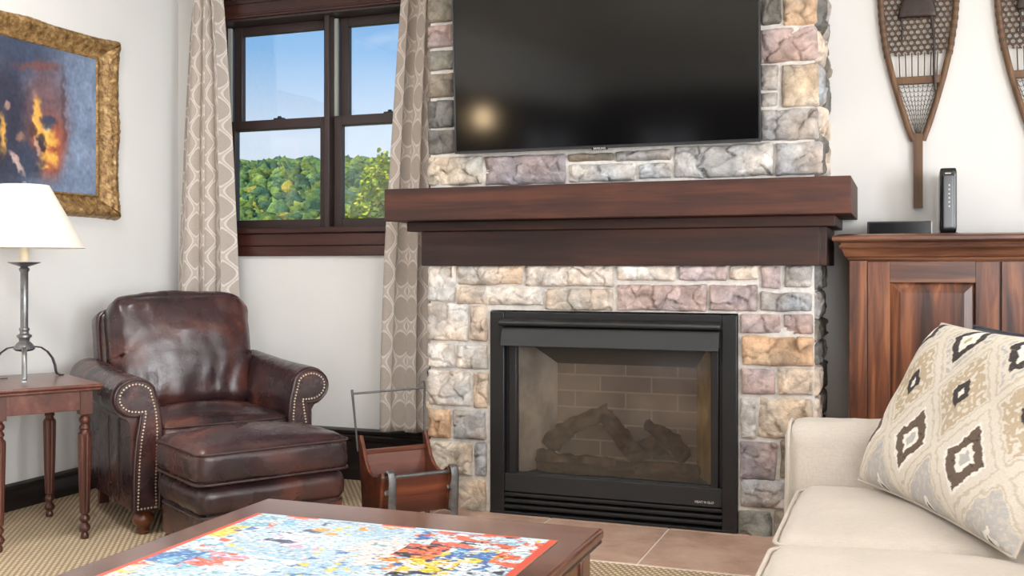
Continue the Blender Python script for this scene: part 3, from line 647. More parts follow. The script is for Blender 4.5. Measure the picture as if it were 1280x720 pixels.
def stone(x0, x1, z0, z1, col, seed, prot=0.036, Y=YS, side=None):
    W, H = x1 - x0, z1 - z0; nx = max(8, int(W / 0.0062)); nz = max(8, int(H / 0.0062))
    lum = 0.3 * col[0] + 0.59 * col[1] + 0.11 * col[2]; col = tuple((q * 0.72 + lum * 0.28) * 1.04 for q in col)
    sv = Vector((seed * 3.7, seed * 1.3, seed * 0.7)); tilt = (rnd.random() - 0.5) * 0.016; tilt2 = (rnd.random() - 0.5) * 0.016
    vs = []; cols = []; c0 = [q / 255 for q in col]
    for j in range(nz + 1):
        for i in range(nx + 1):
            u = i / nx; v = j / nz
            dx = min(u, 1 - u) * W; dz = min(v, 1 - v) * H
            rr = 0.010
            ex = max(0, 1 - dx / rr); ez = max(0, 1 - dz / rr); e_ = min(1, math.hypot(ex, ez))
            p = Vector((x0 + u * W, 0, z0 + v * H))
            h = prot * 0.72 * math.sqrt(max(0, 1 - e_ ** 2)) + prot * 0.28 * sm(min(dx, dz) / 0.03)
            chip = noise.ridged_multi_fractal((p * 9 + sv), 1.0, 2.1, 4, 0.9, 2.0, noise_basis='PERLIN_ORIGINAL') * 0.0045
            wp = p * 11 + sv + noise.noise_vector(p * 18 + sv) * 0.35; vd, vp = noise.voronoi(wp); f0 = vp[0]; rv = noise.noise_vector(f0 * 5.3)
            cell = (wp - f0).dot(rv) * 0.036 + noise.noise(p * 13 + sv) * 0.007 - 0.006 * sm(1 - (vd[1] - vd[0]) / 0.10)
            h += (1 - e_) ** 0.5 * (chip + cell + (u - 0.5) * tilt + (v - 0.5) * tilt2)
            w1_ = noise.noise(Vector((p.x * 14, 5, p.z * 14)) + sv) * 0.006; w2_ = noise.noise(Vector((p.x * 14, 9, p.z * 14)) + sv) * 0.006
            cr_ = max(0, ex + ez - 1.0) * 0.007
            q = Vector((p.x + w1_ + (cr_ if u < 0.5 else -cr_), Y - h, p.z + w2_ + (cr_ if v < 0.5 else -cr_)))
            if side: q = side(q)
            vs.append(tuple(q))
            n1 = noise.noise(p * 10 + sv) ; n2 = noise.noise(p * 26 + sv * 2)
            f = (1 + 0.16 * n1 + 0.14 * n2) * (1 - 0.10 * sm(1 - (vd[1] - vd[0]) / 0.08)) * (1 + 0.18 * rv.x)
            warm = 0.07 * noise.noise(p * 7 - sv)
            cols.append(L(*[max(20, min(240, 255 * c0[k] * f * (1 + (warm, 0, -warm)[k]))) for k in range(3)]))
    fs = [(j * (nx + 1) + i, j * (nx + 1) + i + 1, (j + 1) * (nx + 1) + i + 1, (j + 1) * (nx + 1) + i) for j in range(nz) for i in range(nx)]
    b.add(vs, fs, cols)
for i, (a, c, d, e_, col) in enumerate(ST):
    xm = (a + d) / 2
    x0 = px2x(a); x1 = px2x(d)
    if a <= 539: x0 = -2.046
    z1 = px2z(xm, c); z0 = px2z(xm, e_)
    stone(x0 - 0.001, x1 + 0.001, z0 - 0.001, z1 + 0.001, col, i + 1)
# random coursing behind the screen and above it
pool = [OL, GR, PK, CR, DG, MV, LG, TAN]
z = 1.64
while z < CEIL - 0.1:
    h = 0.1 + 0.07 * rnd.random(); h = min(h, CEIL - 0.005 - z)
    hi = z > 2.19
    x = -2.045 if hi else -1.905; end = -0.32 if hi else -0.56
    while x < end - 0.06:
        wd = min(0.14 + 0.22 * rnd.random(), end - x)
        if end - x - wd < 0.07: wd = end - x
        stone(x + 0.002, x + wd - 0.005, z + 0.003, z + h - 0.005, rnd.choice(pool), rnd.randint(100, 900)); x += wd
    z += h
# the two returns of the chimney
for sgn, xf in ((1, -0.335), (-1, -2.033)):
    z = 0.01
    while z < CEIL - 0.04:
        h = min(0.09 + 0.1 * rnd.random(), CEIL - 0.005 - z)
        y = 4.37; 
        while y < 4.80:
            wd = min(0.12 + 0.16 * rnd.random(), 4.82 - y)
            if 4.82 - y - wd < 0.06: wd = 4.82 - y
            if sgn > 0: stone(y + 0.003, y + wd - 0.004, z + 0.002, z + h - 0.004, rnd.choice([OL, DG, GR, TAN]), rnd.randint(100, 900), 0.03 if z > 1.1 else 0.014, 0, lambda q, xf=xf: Vector((xf - q.y, q.x, q.z)))
            else: stone(y + 0.003, y + wd - 0.004, z + 0.002, z + h - 0.004, rnd.choice([OL, DG, GR, TAN]), rnd.randint(100, 900), 0.012, 0, lambda q, xf=xf: Vector((xf + q.y, q.x, q.z)))
            y += wd
        z += h
chim = thing('stone_chimney', 'stone-clad chimney breast of rough grey, tan and pink blocks around the black fireplace', 'chimney breast', (0, 0, 0))
b.build('stone_facing', M['stone'], chim, smooth=True, color=True, angle=180)
b = MB(); b.box(-2.033, -1.735, YS - 0.014, YW - 0.005, 0.004, 0.912); b.box(-0.638, -0.335, YS - 0.014, YW - 0.005, 0.004, 0.912); b.box(-2.033, -0.335, YS - 0.014, YW - 0.005, 0.912, CEIL - 0.002)
b.build('mortar_bed', M['mortar'], chim)

# ================================================================ MANTEL
t = thing('mantel_shelf', 'thick dark brown wooden beam mantel across the stone chimney', 'mantel', (-1.187, 4.5, 1.11))
o_ = lambda bb, *a: bb.box(a[0] + 1.187, a[1] + 1.187, a[2] - 4.5, a[3] - 4.5, a[4] - 1.11, a[5] - 1.11)
def beam(name, xa, xb, yf, z0, z1, mat, wrap):
    s = MB()
    if not wrap: o_(s, xa, xb, yf, 4.345, z0, z1)
    else:
        poly = [(xa, yf), (xb, yf), (xb, 4.82), (-0.296, 4.82), (-0.296, 4.345), (-2.052, 4.345), (-2.052, 4.82 if name != 'beam' else 4.62), (xa, 4.82 if name != 'beam' else 4.62)]
        s.prism([(p + 1.187, q - 4.5) for p, q in poly], 'z', z0 - 1.11, z1 - 1.11)
    return s.build(name, mat, t, bevel=0.004)
beam('beam', -2.188, -0.187, 4.21, 1.310, 1.455, M['mantel'], True)
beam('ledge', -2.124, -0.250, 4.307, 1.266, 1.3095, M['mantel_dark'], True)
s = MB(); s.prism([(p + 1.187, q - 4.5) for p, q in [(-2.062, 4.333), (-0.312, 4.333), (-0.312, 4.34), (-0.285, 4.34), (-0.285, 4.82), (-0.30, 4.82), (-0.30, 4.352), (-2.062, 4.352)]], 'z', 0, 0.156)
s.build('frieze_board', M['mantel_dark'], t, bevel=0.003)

# ================================================================ GAS FIREPLACE
gf = thing('gas_fireplace', 'black metal gas fireplace set in the stone chimney, glass front over ceramic logs', 'fireplace', (-1.187, 4.37, 0.006))
def G(bb, x0, x1, y0, y1, z0, z1): return bb.box(x0 + 1.187, x1 + 1.187, y0 - 4.37, y1 - 4.37, z0 - 0.006, z1 - 0.006)
fx0, fx1 = -1.733, -0.640
s = MB(); G(s, fx0, fx0 + 0.068, 4.352, 4.40, 0.01, 0.906); G(s, fx1 - 0.062, fx1, 4.352, 4.40, 0.01, 0.906); G(s, fx0 + 0.068, fx1 - 0.062, 4.356, 4.40, 0.872, 0.906)
s.build('surround', M['black'], gf, bevel=0.004)
# hood: rolled lip over a slanting plate
s = MB(); hx0, hx1 = fx0 + 0.06 + 1.187, fx1 - 0.06 + 1.187
s.prism([(4.356 - 4.37, 0.872), (4.335 - 4.37, 0.872), (4.305 - 4.37, 0.862), (4.300 - 4.37, 0.85), (4.305 - 4.37, 0.840), (4.356 - 4.37, 0.834)], 'x', hx0, hx1); s.build('hood_lip', M['black'], gf, bevel=0.004)
s = MB(); s.prism([(4.34 - 4.37, 0.834), (4.325 - 4.37, 0.832), (4.30 - 4.37, 0.752), (4.306 - 4.37, 0.750), (4.356 - 4.37, 0.77), (4.356 - 4.37, 0.834)], 'x', hx0 + 0.008, hx1 - 0.008); s.build('hood_plate', M['black_matte'], gf, bevel=0.002)
# glass frame
s = MB(); G(s, fx0 + 0.068, fx0 + 0.086, 4.378, 4.40, 0.1, 0.84); G(s, fx0 + 0.086, -1.612, 4.366, 4.40, 0.17, 0.84); G(s, -0.75, fx1 - 0.078, 4.366, 4.40, 0.17, 0.84); G(s, fx1 - 0.078, fx1 - 0.062, 4.378, 4.40, 0.1, 0.84)
G(s, -1.612, -0.75, 4.366, 4.40, 0.17, 0.193); G(s, -1.612, -0.75, 4.366, 4.40, 0.76, 0.84)
s.build('glass_frame', M['black'], gf, bevel=0.003)
s = MB(); G(s, -1.612, -0.75, 4.386, 4.389, 0.193, 0.76); s.build('glass_pane', M['fireglass'], gf)
s = MB(); G(s, fx0 + 0.068, fx1 - 0.062, 4.358, 4.38, 0.106, 0.186); s.build('lower_panel', M['black_matte'], gf, bevel=0.003)
s = MB(); G(s, fx0 + 0.068, fx1 - 0.062, 4.40, 4.41, 0.012, 0.106); s.build('vent_back', M['dark_in'], gf)
for i in range(3):
    z = 0.080 - i * 0.027
    s = MB(); s.prism([(4.362 - 4.37, z + 0.016), (4.357 - 4.37, z + 0.013), (4.357 - 4.37, z + 0.002), (4.362 - 4.37, z - 0.003), (4.40 - 4.37, z - 0.001), (4.40 - 4.37, z + 0.018)], 'x', fx0 + 0.068 + 1.187, fx1 - 0.062 + 1.187)
    s.build('vent_louver', M['black'], gf, bevel=0.0015)
s = MB(); G(s, fx0 + 0.0, fx1, 4.35, 4.40, 0.004, 0.018); s.build('bottom_rail', M['black'], gf, bevel=0.002)
text_mesh('maker_badge', 'HEAT N GLO', 0.0135, M['silver'], gf, (-0.775 + 1.187, 4.357 - 4.37, 0.119), (R(90), 0, 0))
# firebox
def quad(name, pts, mat):
    s = MB(); s.add([(p[0] + 1.187, p[1] - 4.37, p[2] - 0.006) for p in pts], [(0, 1, 2, 3)]); return s.build(name, mat, gf, solid=0.006)
quad('firebox_back', [(-1.515, 4.66, 0.17), (-0.86, 4.66, 0.17), (-0.86, 4.66, 0.66), (-1.515, 4.66, 0.66)], M['firebrick'])
quad('firebox_side', [(-1.612, 4.405, 0.17), (-1.515, 4.66, 0.17), (-1.515, 4.66, 0.66), (-1.612, 4.405, 0.80)], M['liner_l'])
quad('firebox_side', [(-0.75, 4.405, 0.17), (-0.86, 4.66, 0.17), (-0.86, 4.66, 0.66), (-0.75, 4.405, 0.80)], M['foil'])
quad('firebox_top', [(-1.62, 4.40, 0.80), (-0.74, 4.40, 0.80), (-0.85, 4.665, 0.655), (-1.52, 4.665, 0.655)], M['dark_in'])
quad('firebox_floor', [(-1.62, 4.40, 0.18), (-0.74, 4.40, 0.18), (-0.85, 4.665, 0.18), (-1.52, 4.665, 0.18)], M['dark_in'])
s = MB(); s.rbox(-0.36, 0.36, 0.05, 0.26, 0.175, 0.225, 0.02, 20, wob=0.012, seed=3); s.build('ember_bed', M['ember'], gf, smooth=True)
def log_(pts, r0, r1, seed):
    s = MB(); path = []; rr = []
    P_ = [Vector(p) for p in pts]; n = 22
    for i in range(n + 1):
        t2 = i / n * (len(P_) - 1); a_ = min(int(t2), len(P_) - 2); path.append(P_[a_].lerp(P_[a_ + 1], t2 - a_)); rr.append((r0 + (r1 - r0) * i / n) * (1 + 0.16 * noise.noise(Vector((i * 0.6, seed, 0)))))
    rr[0] *= 0.8; rr[-1] *= 0.8
    s.tube([tuple(p) for p in path], rr, 14)
    s.v = [tuple(Vector(v) + noise.noise_vector(Vector(v) * 26 + Vector((seed, 0, 0))) * 0.012 + noise.noise_vector(Vector(v) * 60 + Vector((seed, 0, 0))) * 0.006) for v in s.v]
    s.build('log', M['log'], gf, smooth=True, angle=180)
log_([(-0.36, 0.10, 0.24), (-0.22, 0.11, 0.225), (0.0, 0.10, 0.23)], 0.036, 0.03, 1)
log_([(-0.34, 0.17, 0.28), (-0.22, 0.19, 0.38), (-0.06, 0.2, 0.45)], 0.045, 0.032, 2)
log_([(-0.08, 0.2, 0.44), (0.02, 0.15, 0.34), (0.12, 0.09, 0.25)], 0.034, 0.04, 3)
log_([(0.06, 0.2, 0.27), (0.22, 0.2, 0.33), (0.30, 0.14, 0.28)], 0.045, 0.04, 4)
log_([(0.12, 0.17, 0.40), (0.2, 0.15, 0.37), (0.29, 0.12, 0.29)], 0.024, 0.034, 5)
log_([(0.10, 0.08, 0.22), (0.22, 0.09, 0.225), (0.32, 0.09, 0.22)], 0.032, 0.028, 6)

# ================================================================ TELEVISION
tv = thing('television', 'large black flat-screen television on the stone chimney above the mantel', 'television', (-1.211, 4.31, 1.612)); tv.rotation_euler = (R(3.0), 0, 0)
W2 = 0.671; H = 0.775
MB().box(-W2, W2, 0.0, 0.035, 0, H).build('tv_case', M['black_matte'], tv, bevel=0.004)
MB().box(-W2 + 0.008, W2 - 0.008, -0.003, 0.002, 0.012, H - 0.008).build('tv_screen', M['tv'], tv)
s = MB(); s.box(-W2 - 0.001, W2 + 0.001, -0.005, 0.003, -0.001, 0.0065); s.box(-W2 - 0.001, W2 + 0.001, -0.005, 0.003, H - 0.005, H); s.box(-W2 - 0.001, -W2 + 0.0045, -0.005, 0.003, 0.0065, H - 0.005); s.box(W2 - 0.0045, W2 + 0.001, -0.005, 0.003, 0.0065, H - 0.005)
s.build('bezel', M['bezel'], tv, bevel=0.001)
s = MB(); s.box(-0.035, 0.035, -0.008, 0.0, -0.008, 0.003); s.build('logo_tab', M['black_gloss'], tv, bevel=0.001)
text_mesh('logo_lettering', 'SAMSUNG', 0.012, M['silver'], tv, (0, -0.0085, -0.0025), (R(90), 0, 0), 0.0004)
s = MB(); s.box(-0.25, 0.25, 0.035, 0.062, 0.2, 0.55); s.build('wall_bracket', M['black'], tv)

# ================================================================ CURTAINS
def curtain(name_label, lx, rx, ltop, rtop, zb, zt, yc, amp, folds, phase, fabric):
    t = thing('curtain', name_label, 'curtain', ((lx + rx) / 2, yc, zb), 0, 'ogee-patterned curtains')
    ox = (lx + rx) / 2
    def xa(z):
        k = sm((z - zb) / (zt - zb)) ; k = ((z - zb) / (zt - zb)) ** 1.6
        return lx + (ltop - lx) * k, rx + (rtop - rx) * k
    def fn(u, v):
        z = zb + (zt - zb) * v; a, c = xa(z)
        su = u + 0.012 * math.sin(v * 5 + u * 9)
        am = amp * (0.8 + 0.25 * math.sin(u * 7 + 1)) * (1.0 - 0.15 * v)
        y = am * math.sin(2 * PI * folds * su + phase) + 0.3 * am * math.sin(2 * PI * folds * 2.3 * su + 1 + 0.8 * v)
        x = a + (c - a) * (u + 0.035 * math.sin(2 * PI * folds * su * 2 + phase))
        return (x - ox, y + 0.006 * noise.noise(Vector((u * 6, v * 5, 0))), z - zb)
    s = MB(); s.grid(170, 60, fn, lambda u, v: (u * fabric, v * (zt - zb)))
    s.build('curtain_panel', M['curtain'], t, smooth=True, uv=True, solid=0.003, angle=180)
    s = MB(); s.grid(170, 1, lambda u, v: tuple(Vector(fn(u, 1)) + Vector((0, 0, 0.0 + 0.06 * v))), lambda u, v: (u * fabric, v * 0.05)); s.build('pleated_header', M['curtain'], t, smooth=True, uv=True, solid=0.006, angle=180)
    for i in range(6):
        s = MB(); xq = (ltop + rtop) / 2 - ox + (i - 2.5) / 6 * (rtop - ltop) * 1.0
        s.tube([(xq, 0.022 * math.cos(q), zt - zb + 0.078 + 0.024 * math.sin(q)) for q in [k * PI / 8 for k in range(16)]], 0.003, 6, closed=True); s.build('curtain_ring', M['black'], t, smooth=True)
    return t
curtain('taupe ogee-patterned curtain panel left of the window, behind the leather armchair', -3.755, -3.325, -3.60, -3.44, 0.285, 2.62, 4.70, 0.036, 3.1, 0.4, 0.80)
curtain('taupe ogee-patterned curtain panel right of the window, beside the stone chimney', -2.47, -2.125, -2.335, -2.10, 0.283, 2.62, 4.70, 0.034, 2.6, 2.2, 0.66)
rod = thing('curtain_rod', 'dark metal curtain rod above the window', 'curtain rod', (-2.9, 4.70, 2.698))
MB().tube([(-0.8, 0, 0), (0.84, 0, 0)], 0.012, 12).build('rod', M['black'], rod, smooth=True)
for q in (-0.81, 0.82):
    s = MB(); s.lathe([(0.001, -0.022), (0.016, -0.016), (0.022, 0), (0.016, 0.016), (0.001, 0.022)], q, 0, 14); s.build('finial', M['black'], rod, smooth=True)
for q in (-0.72, 0.8): MB().box(q - 0.008, q + 0.008, -0.005, 0.13, -0.012, 0.004).build('rod_bracket', M['black'], rod)

# ================================================================ PAINTING
PY0, PY1, PZ0, PZ1 = 3.15, 4.328, 1.352, 2.258; fw = 0.150; fz = 0.114
pt = thing('framed_painting', 'firelit interior oil painting in an ornate gilt frame on the left wall', 'painting', (X0, (PY0 + PY1) / 2, PZ0))
cy = (PY0 + PY1) / 2
def prof_h(t):
    return 0.012 + 0.010 * math.exp(-((t - 0.06) / 0.04) ** 2) + 0.026 * sm((t - 0.15) / 0.45) + 0.010 * math.exp(-((t - 0.72) / 0.10) ** 2) - 0.03 * sm((t - 0.88) / 0.12)
s = MB()
hw = (PY1 - PY0) / 2; hh = (PZ1 - PZ0)
inner = [(-hw + fw, fz), (hw - fw, fz), (hw - fw, hh - fz), (-hw + fw, hh - fz)]; outer = [(-hw, 0), (hw, 0), (hw, hh), (-hw, hh)]
for k in range(4):
    i0, i1, o0, o1 = Vector(inner[k]), Vector(inner[(k + 1) % 4]), Vector(outer[k]), Vector(outer[(k + 1) % 4])
    on = (o1 - o0).normalized(); nrm = Vector((on.y, -on.x))
    def fn(u, v, i0=i0, i1=i1, o0=o0, o1=o1, nrm=nrm):
        p = i0.lerp(i1, u).lerp(o0.lerp(o1, u), v)
        L_ = (o1 - o0).length; dc = min(u, 1 - u) * L_; dm = abs(u - 0.5) * L_
        orn = math.exp(-(dc / 0.10) ** 2) + 0.8 * math.exp(-(dm / 0.09) ** 2)
        out_ = (0.007 * orn + 0.0012 * math.sin(u * L_ * 130) * (0.4 + orn)) * v ** 2 if v > 0.5 else 0
        p = p + nrm * out_
        x = prof_h(v) + 0.01 * orn * (1 if v > 0.3 else 0) * sm((v - 0.3) / 0.3)
        if 0.15 < v < 0.96:
            q3 = Vector((p.x, p.y, 0)); x += (noise.ridged_multi_fractal(q3 * 46, 1, 2.2, 3, 1, 2, noise_basis='PERLIN_ORIGINAL') - 1.0) * 0.0026 * (0.5 + orn + sm((v - 0.5) / 0.2))
        if v < 0.1: x += 0.002 * math.sin(u * L_ * 420)
        return (max(0.004, x) if v < 0.999 else 0.0, p.x, p.y)
    s.grid(260, 34, fn)
s.build('gilt_frame', M['gold'], pt, smooth=True, angle=180)
def blob(y, z, cy_, cz_, ry, rz, ang=0):
    dy, dz = y - cy_, z - cz_; ca, sa = math.cos(ang), math.sin(ang); a_, c_ = dy * ca + dz * sa, -dy * sa + dz * ca
    return math.exp(-((a_ / ry) ** 2 + (c_ / rz) ** 2) ** 2.6)
def pcol(u, v):
    y = PY0 + fw + u * (PY1 - PY0 - 2 * fw); z = PZ0 + fz + v * (PZ1 - PZ0 - 2 * fz)
    n = noise.noise(Vector((y * 7, z * 7, 0))) ; n2 = noise.noise(Vector((y * 22, z * 22, 4)))
    n3 = noise.noise(Vector((y * 60, z * 48, 2))); yy = y + 0.016 * n2 + 0.012 * n + 0.012 * n3; zz = z + 0.016 * noise.noise(Vector((y * 22, z * 22, 9))) + 0.012 * noise.noise(Vector((y * 50, z * 60, 5)))
    c = np.array([92., 102, 124]) + np.array([34., 40, 44]) * sm((y - 3.75) / 0.35) - 24 * sm((z - 1.85) / 0.3) * (1 - sm((y - 3.7) / 0.5)) + 12 * n
    def mix(col, a):
        nonlocal c; a = max(0, min(1, a)); c = c * (1 - a) + np.array(col, float) * a
    mix((46, 44, 58), 0.8 * blob(yy, zz, 3.62, 1.75, 0.16, 0.30)); mix((120, 80, 78), 0.7 * blob(yy, zz, 3.86, 1.80, 0.14, 0.26)); mix((172, 84, 58), 0.85 * blob(yy, zz, 3.87, 1.68, 0.11, 0.15))
    mix((128, 70, 60), 0.6 * blob(yy, zz, 3.80, 2.04, 0.16, 0.02, 0.15)); mix((70, 52, 52), 0.5 * blob(yy, zz, 3.96, 1.9, 0.015, 0.2))
    for q in ((3.80, 1.80, 0.025, 0.10), (3.85, 1.735, 0.06, 0.035), (3.88, 1.70, 0.06, 0.025), (3.86, 1.63, 0.05, 0.035), (3.91, 1.62, 0.03, 0.035), (3.60, 1.70, 0.02, 0.09), (3.83, 1.58, 0.05, 0.012)):
        mix((236, 178, 86), 0.95 * blob(yy, zz, *q))
    mix((226, 208, 170), 0.7 * blob(yy, zz, 3.85, 1.76, 0.025, 0.02)); mix((62, 70, 92), 0.95 * blob(yy, zz, 3.865, 1.79, 0.045, 0.035)); mix((50, 46, 54), 0.9 * blob(yy, zz, 3.825, 1.69, 0.03, 0.04)); mix((84, 60, 54), 0.9 * blob(yy, zz, 3.775, 1.74, 0.028, 0.035))
    mix((58, 66, 84), 0.95 * blob(yy, zz, 3.75, 1.60, 0.085, 0.075, -0.5)); mix((206, 176, 164), 0.85 * blob(yy, zz, 3.68, 1.585, 0.07, 0.016, -0.8)); mix((196, 160, 140), 0.8 * blob(yy, zz, 3.80, 1.665, 0.012, 0.05, 0.3))
    mix((150, 112, 92), 0.8 * blob(yy, zz, 3.70, 1.70, 0.03, 0.022)); mix((190, 150, 130), 0.7 * blob(yy, zz, 3.62, 1.83, 0.018, 0.02)); mix((40, 38, 50), 0.8 * blob(yy, zz, 3.50, 1.62, 0.10, 0.2)); mix((180, 140, 110), 0.6 * blob(yy, zz, 3.48, 1.78, 0.02, 0.025))
    f = 1 + 0.08 * n2 + 0.12 * n3
    return L(*[max(5, min(250, q * f)) for q in c])
ww = PY1 - PY0 - 2 * fw; hz_ = PZ1 - PZ0 - 2 * fz
s = MB(); s.grid(230, 170, lambda u, v: (0.012, -ww / 2 - 0.003 + u * (ww + 0.006), fz - 0.003 + v * (hz_ + 0.006)), None, pcol); s.build('canvas', M['paint'], pt, color=True)
MB().box(0.0, 0.010, -ww / 2 - 0.02, ww / 2 + 0.02, fz - 0.02, hh - fz + 0.02).build('stretcher_board', M['tableleg'], pt)

# ================================================================ SIDE TABLE
A60 = R(60)
# local x = along heading 150 degrees (from near corner to the back corner), local y = heading 240 (towards the left front)
st = thing('side_table', 'dark wood side table with turned legs beside the armchair, lamp on top', 'side table', (-3.04, 3.40, 0), R(150))
TW, TD, TZ = 0.60, 0.44, 0.632
s = MB(); s.box(0, TW, 0, TD, TZ - 0.014, TZ); s.box(0.008, TW - 0.008, 0.008, TD - 0.008, TZ - 0.028, TZ - 0.014)
s.build('table_top', M['tablewood'], st, bevel=0.005)
s = MB(); i_ = 0.035
s.box(i_ + 0.02, TW - i_ - 0.02, i_ + 0.004, i_ + 0.022, 0.525, TZ - 0.028); s.box(i_ + 0.02, TW - i_ - 0.02, TD - i_ - 0.022, TD - i_ - 0.004, 0.525, TZ - 0.028)
s.box(i_ + 0.004, i_ + 0.022, i_ + 0.02, TD - i_ - 0.02, 0.525, TZ - 0.028); s.box(TW - i_ - 0.022, TW - i_ - 0.004, i_ + 0.02, TD - i_ - 0.02, 0.525, TZ - 0.028)
s.build('apron', M['tablewood'], st, bevel=0.002)
lp = [(0.020, 0.508), (0.014, 0.500), (0.021, 0.490), (0.023, 0.482), (0.020, 0.474), (0.014, 0.468), (0.020, 0.458), (0.022, 0.450), (0.017, 0.443), (0.018, 0.436), (0.0255, 0.428), (0.0265, 0.42), (0.0265, 0.415), (0.024, 0.27), (0.0195, 0.115), (0.0185, 0.105), (0.012, 0.098), (0.019, 0.088), (0.021, 0.080), (0.018, 0.072), (0.011, 0.066), (0.020, 0.052), (0.023, 0.044), (0.020, 0.034), (0.012, 0.026), (0.0155, 0.016), (0.0165, 0.008), (0.013, 0.0)]
for (a_, c_) in ((0.058, 0.058), (TW - 0.058, 0.058), (0.058, TD - 0.058), (TW - 0.058, TD - 0.058)):
    s = MB(); s.box(a_ - 0.024, a_ + 0.024, c_ - 0.024, c_ + 0.024, 0.508, TZ - 0.028); s.lathe(list(reversed(lp)), a_, c_, 48, 12, (0.11, 0.425), 0.13)
    s.build('leg', M['tableleg'], st, smooth=True, angle=35)

# ================================================================ LAMP
lamp = thing('table_lamp', 'grey metal three-footed table lamp with white cone shade on the side table', 'lamp', (-3.486, 3.427, 0.632))
s = MB(); s.lathe([(0.098, 0.818), (0.0985, 0.819), (0.243, 0.553), (0.2415, 0.552), (0.096, 0.817)], 0, 0, 64); 
s.f = [f for f in s.f if len(f) == 4]
s.build('lamp_shade', M['shade'], lamp, smooth=True, angle=60)
MB().lathe([(0.0005, 0.838), (0.007, 0.834), (0.009, 0.828), (0.004, 0.822), (0.003, 0.70), (0.0005, 0.70)], 0, 0, 12).build('finial', M['pewter'], lamp, smooth=True)
s = MB()
for q in (0, 120, 240): s.tube([(0, 0, 0.80), (0.097 * math.cos(R(q)), 0.097 * math.sin(R(q)), 0.815)], 0.0018, 6)
s.build('shade_spider', M['pewter'], lamp)
MB().lathe([(0.0185, 0.495), (0.0185, 0.60), (0.015, 0.602), (0.001, 0.602)], 0, 0, 20).build('candle_sleeve', M['candle'], lamp, smooth=True, angle=50)
MB().lathe([(0.012, 0.472), (0.03, 0.478), (0.063, 0.490), (0.065, 0.493), (0.060, 0.493), (0.02, 0.488), (0.001, 0.488)], 0, 0, 32).build('drip_pan', M['pewter'], lamp, smooth=True, angle=50)
MB().lathe([(0.001, 0.112), (0.034, 0.118), (0.043, 0.126), (0.041, 0.134), (0.03, 0.15), (0.02, 0.158), (0.022, 0.17), (0.030, 0.176), (0.030, 0.184), (0.019, 0.19), (0.017, 0.20), (0.021, 0.205), (0.021, 0.212), (0.0155, 0.217), (0.0155, 0.45), (0.019, 0.455), (0.022, 0.463), (0.016, 0.47), (0.012, 0.475)], 0, 0, 28).build('column', M['pewter'], lamp, smooth=True, angle=50)
fcam = math.atan2(-3.427, 3.486)
for q in (0, 120, 240):
    an = fcam + R(q); ca, sa = math.cos(an), math.sin(an)
    s = MB(); pts = [(0.02, 0.128), (0.045, 0.133), (0.075, 0.128), (0.105, 0.108), (0.128, 0.078), (0.14, 0.045), (0.144, 0.02), (0.15, 0.008), (0.162, 0.004), (0.178, 0.004)]
    s.tube([(r_ * ca, r_ * sa, z_) for r_, z_ in pts], 0.0105, 10, flat=0.34, up=(-sa, ca, 0)); s.build('foot', M['pewter'], lamp, smooth=True, angle=50)
pts = [(-0.04, -0.05, 0.004), (-0.09, -0.13, 0.004), (-0.12, -0.2, 0.004)]
MB().tube(pts, 0.0025, 6).build('cord', M['black'], lamp, smooth=True)

# ================================================================ ARMCHAIR
HC = R(56)
ch = thing('armchair', 'dark brown leather club armchair with rolled nailhead-trimmed arms, before the window', 'armchair', (-2.733, 3.797, 0), HC)
LE, WE = M['leather'], M['welt']
def rrect(x0, x1, y0, y1, r, z, n=6, zf=None):
    p = []
    for cx_, cy_, a0 in ((x1 - r, y1 - r, 0), (x0 + r, y1 - r, 90), (x0 + r, y0 + r, 180), (x1 - r, y0 + r, 270)):
        for k in range(n + 1): q = R(a0 + 90 * k / n); p.append((cx_ + r * math.cos(q), cy_ + r * math.sin(q), z if zf is None else zf(cx_ + r * math.cos(q), cy_ + r * math.sin(q))))
    return p
# base and seat
s = MB(); s.rbox(-0.30, 0.30, 0.02, 0.74, 0.085, 0.31, 0.02, 10, (0, 0, 0.004, 0, 0, 0)); s.build('seat_base', LE, ch, smooth=True, angle=60)
s = MB(); s.rbox(-0.287, 0.287, -0.005, 0.62, 0.305, 0.452, 0.045, 26, (0, 0, 0.012, 0, 0, 0.035), 0.007, 2); cu = s.build('seat_cushion', LE, ch, smooth=True, angle=180)
MB().tube(rrect(-0.285, 0.285, -0.004, 0.60, 0.05, 0.432), 0.005, 8, closed=True).build('piping', WE, cu, smooth=True)
MB().tube(rrect(-0.285, 0.285, -0.004, 0.60, 0.05, 0.322), 0.005, 8, closed=True).build('piping', WE, cu, smooth=True)
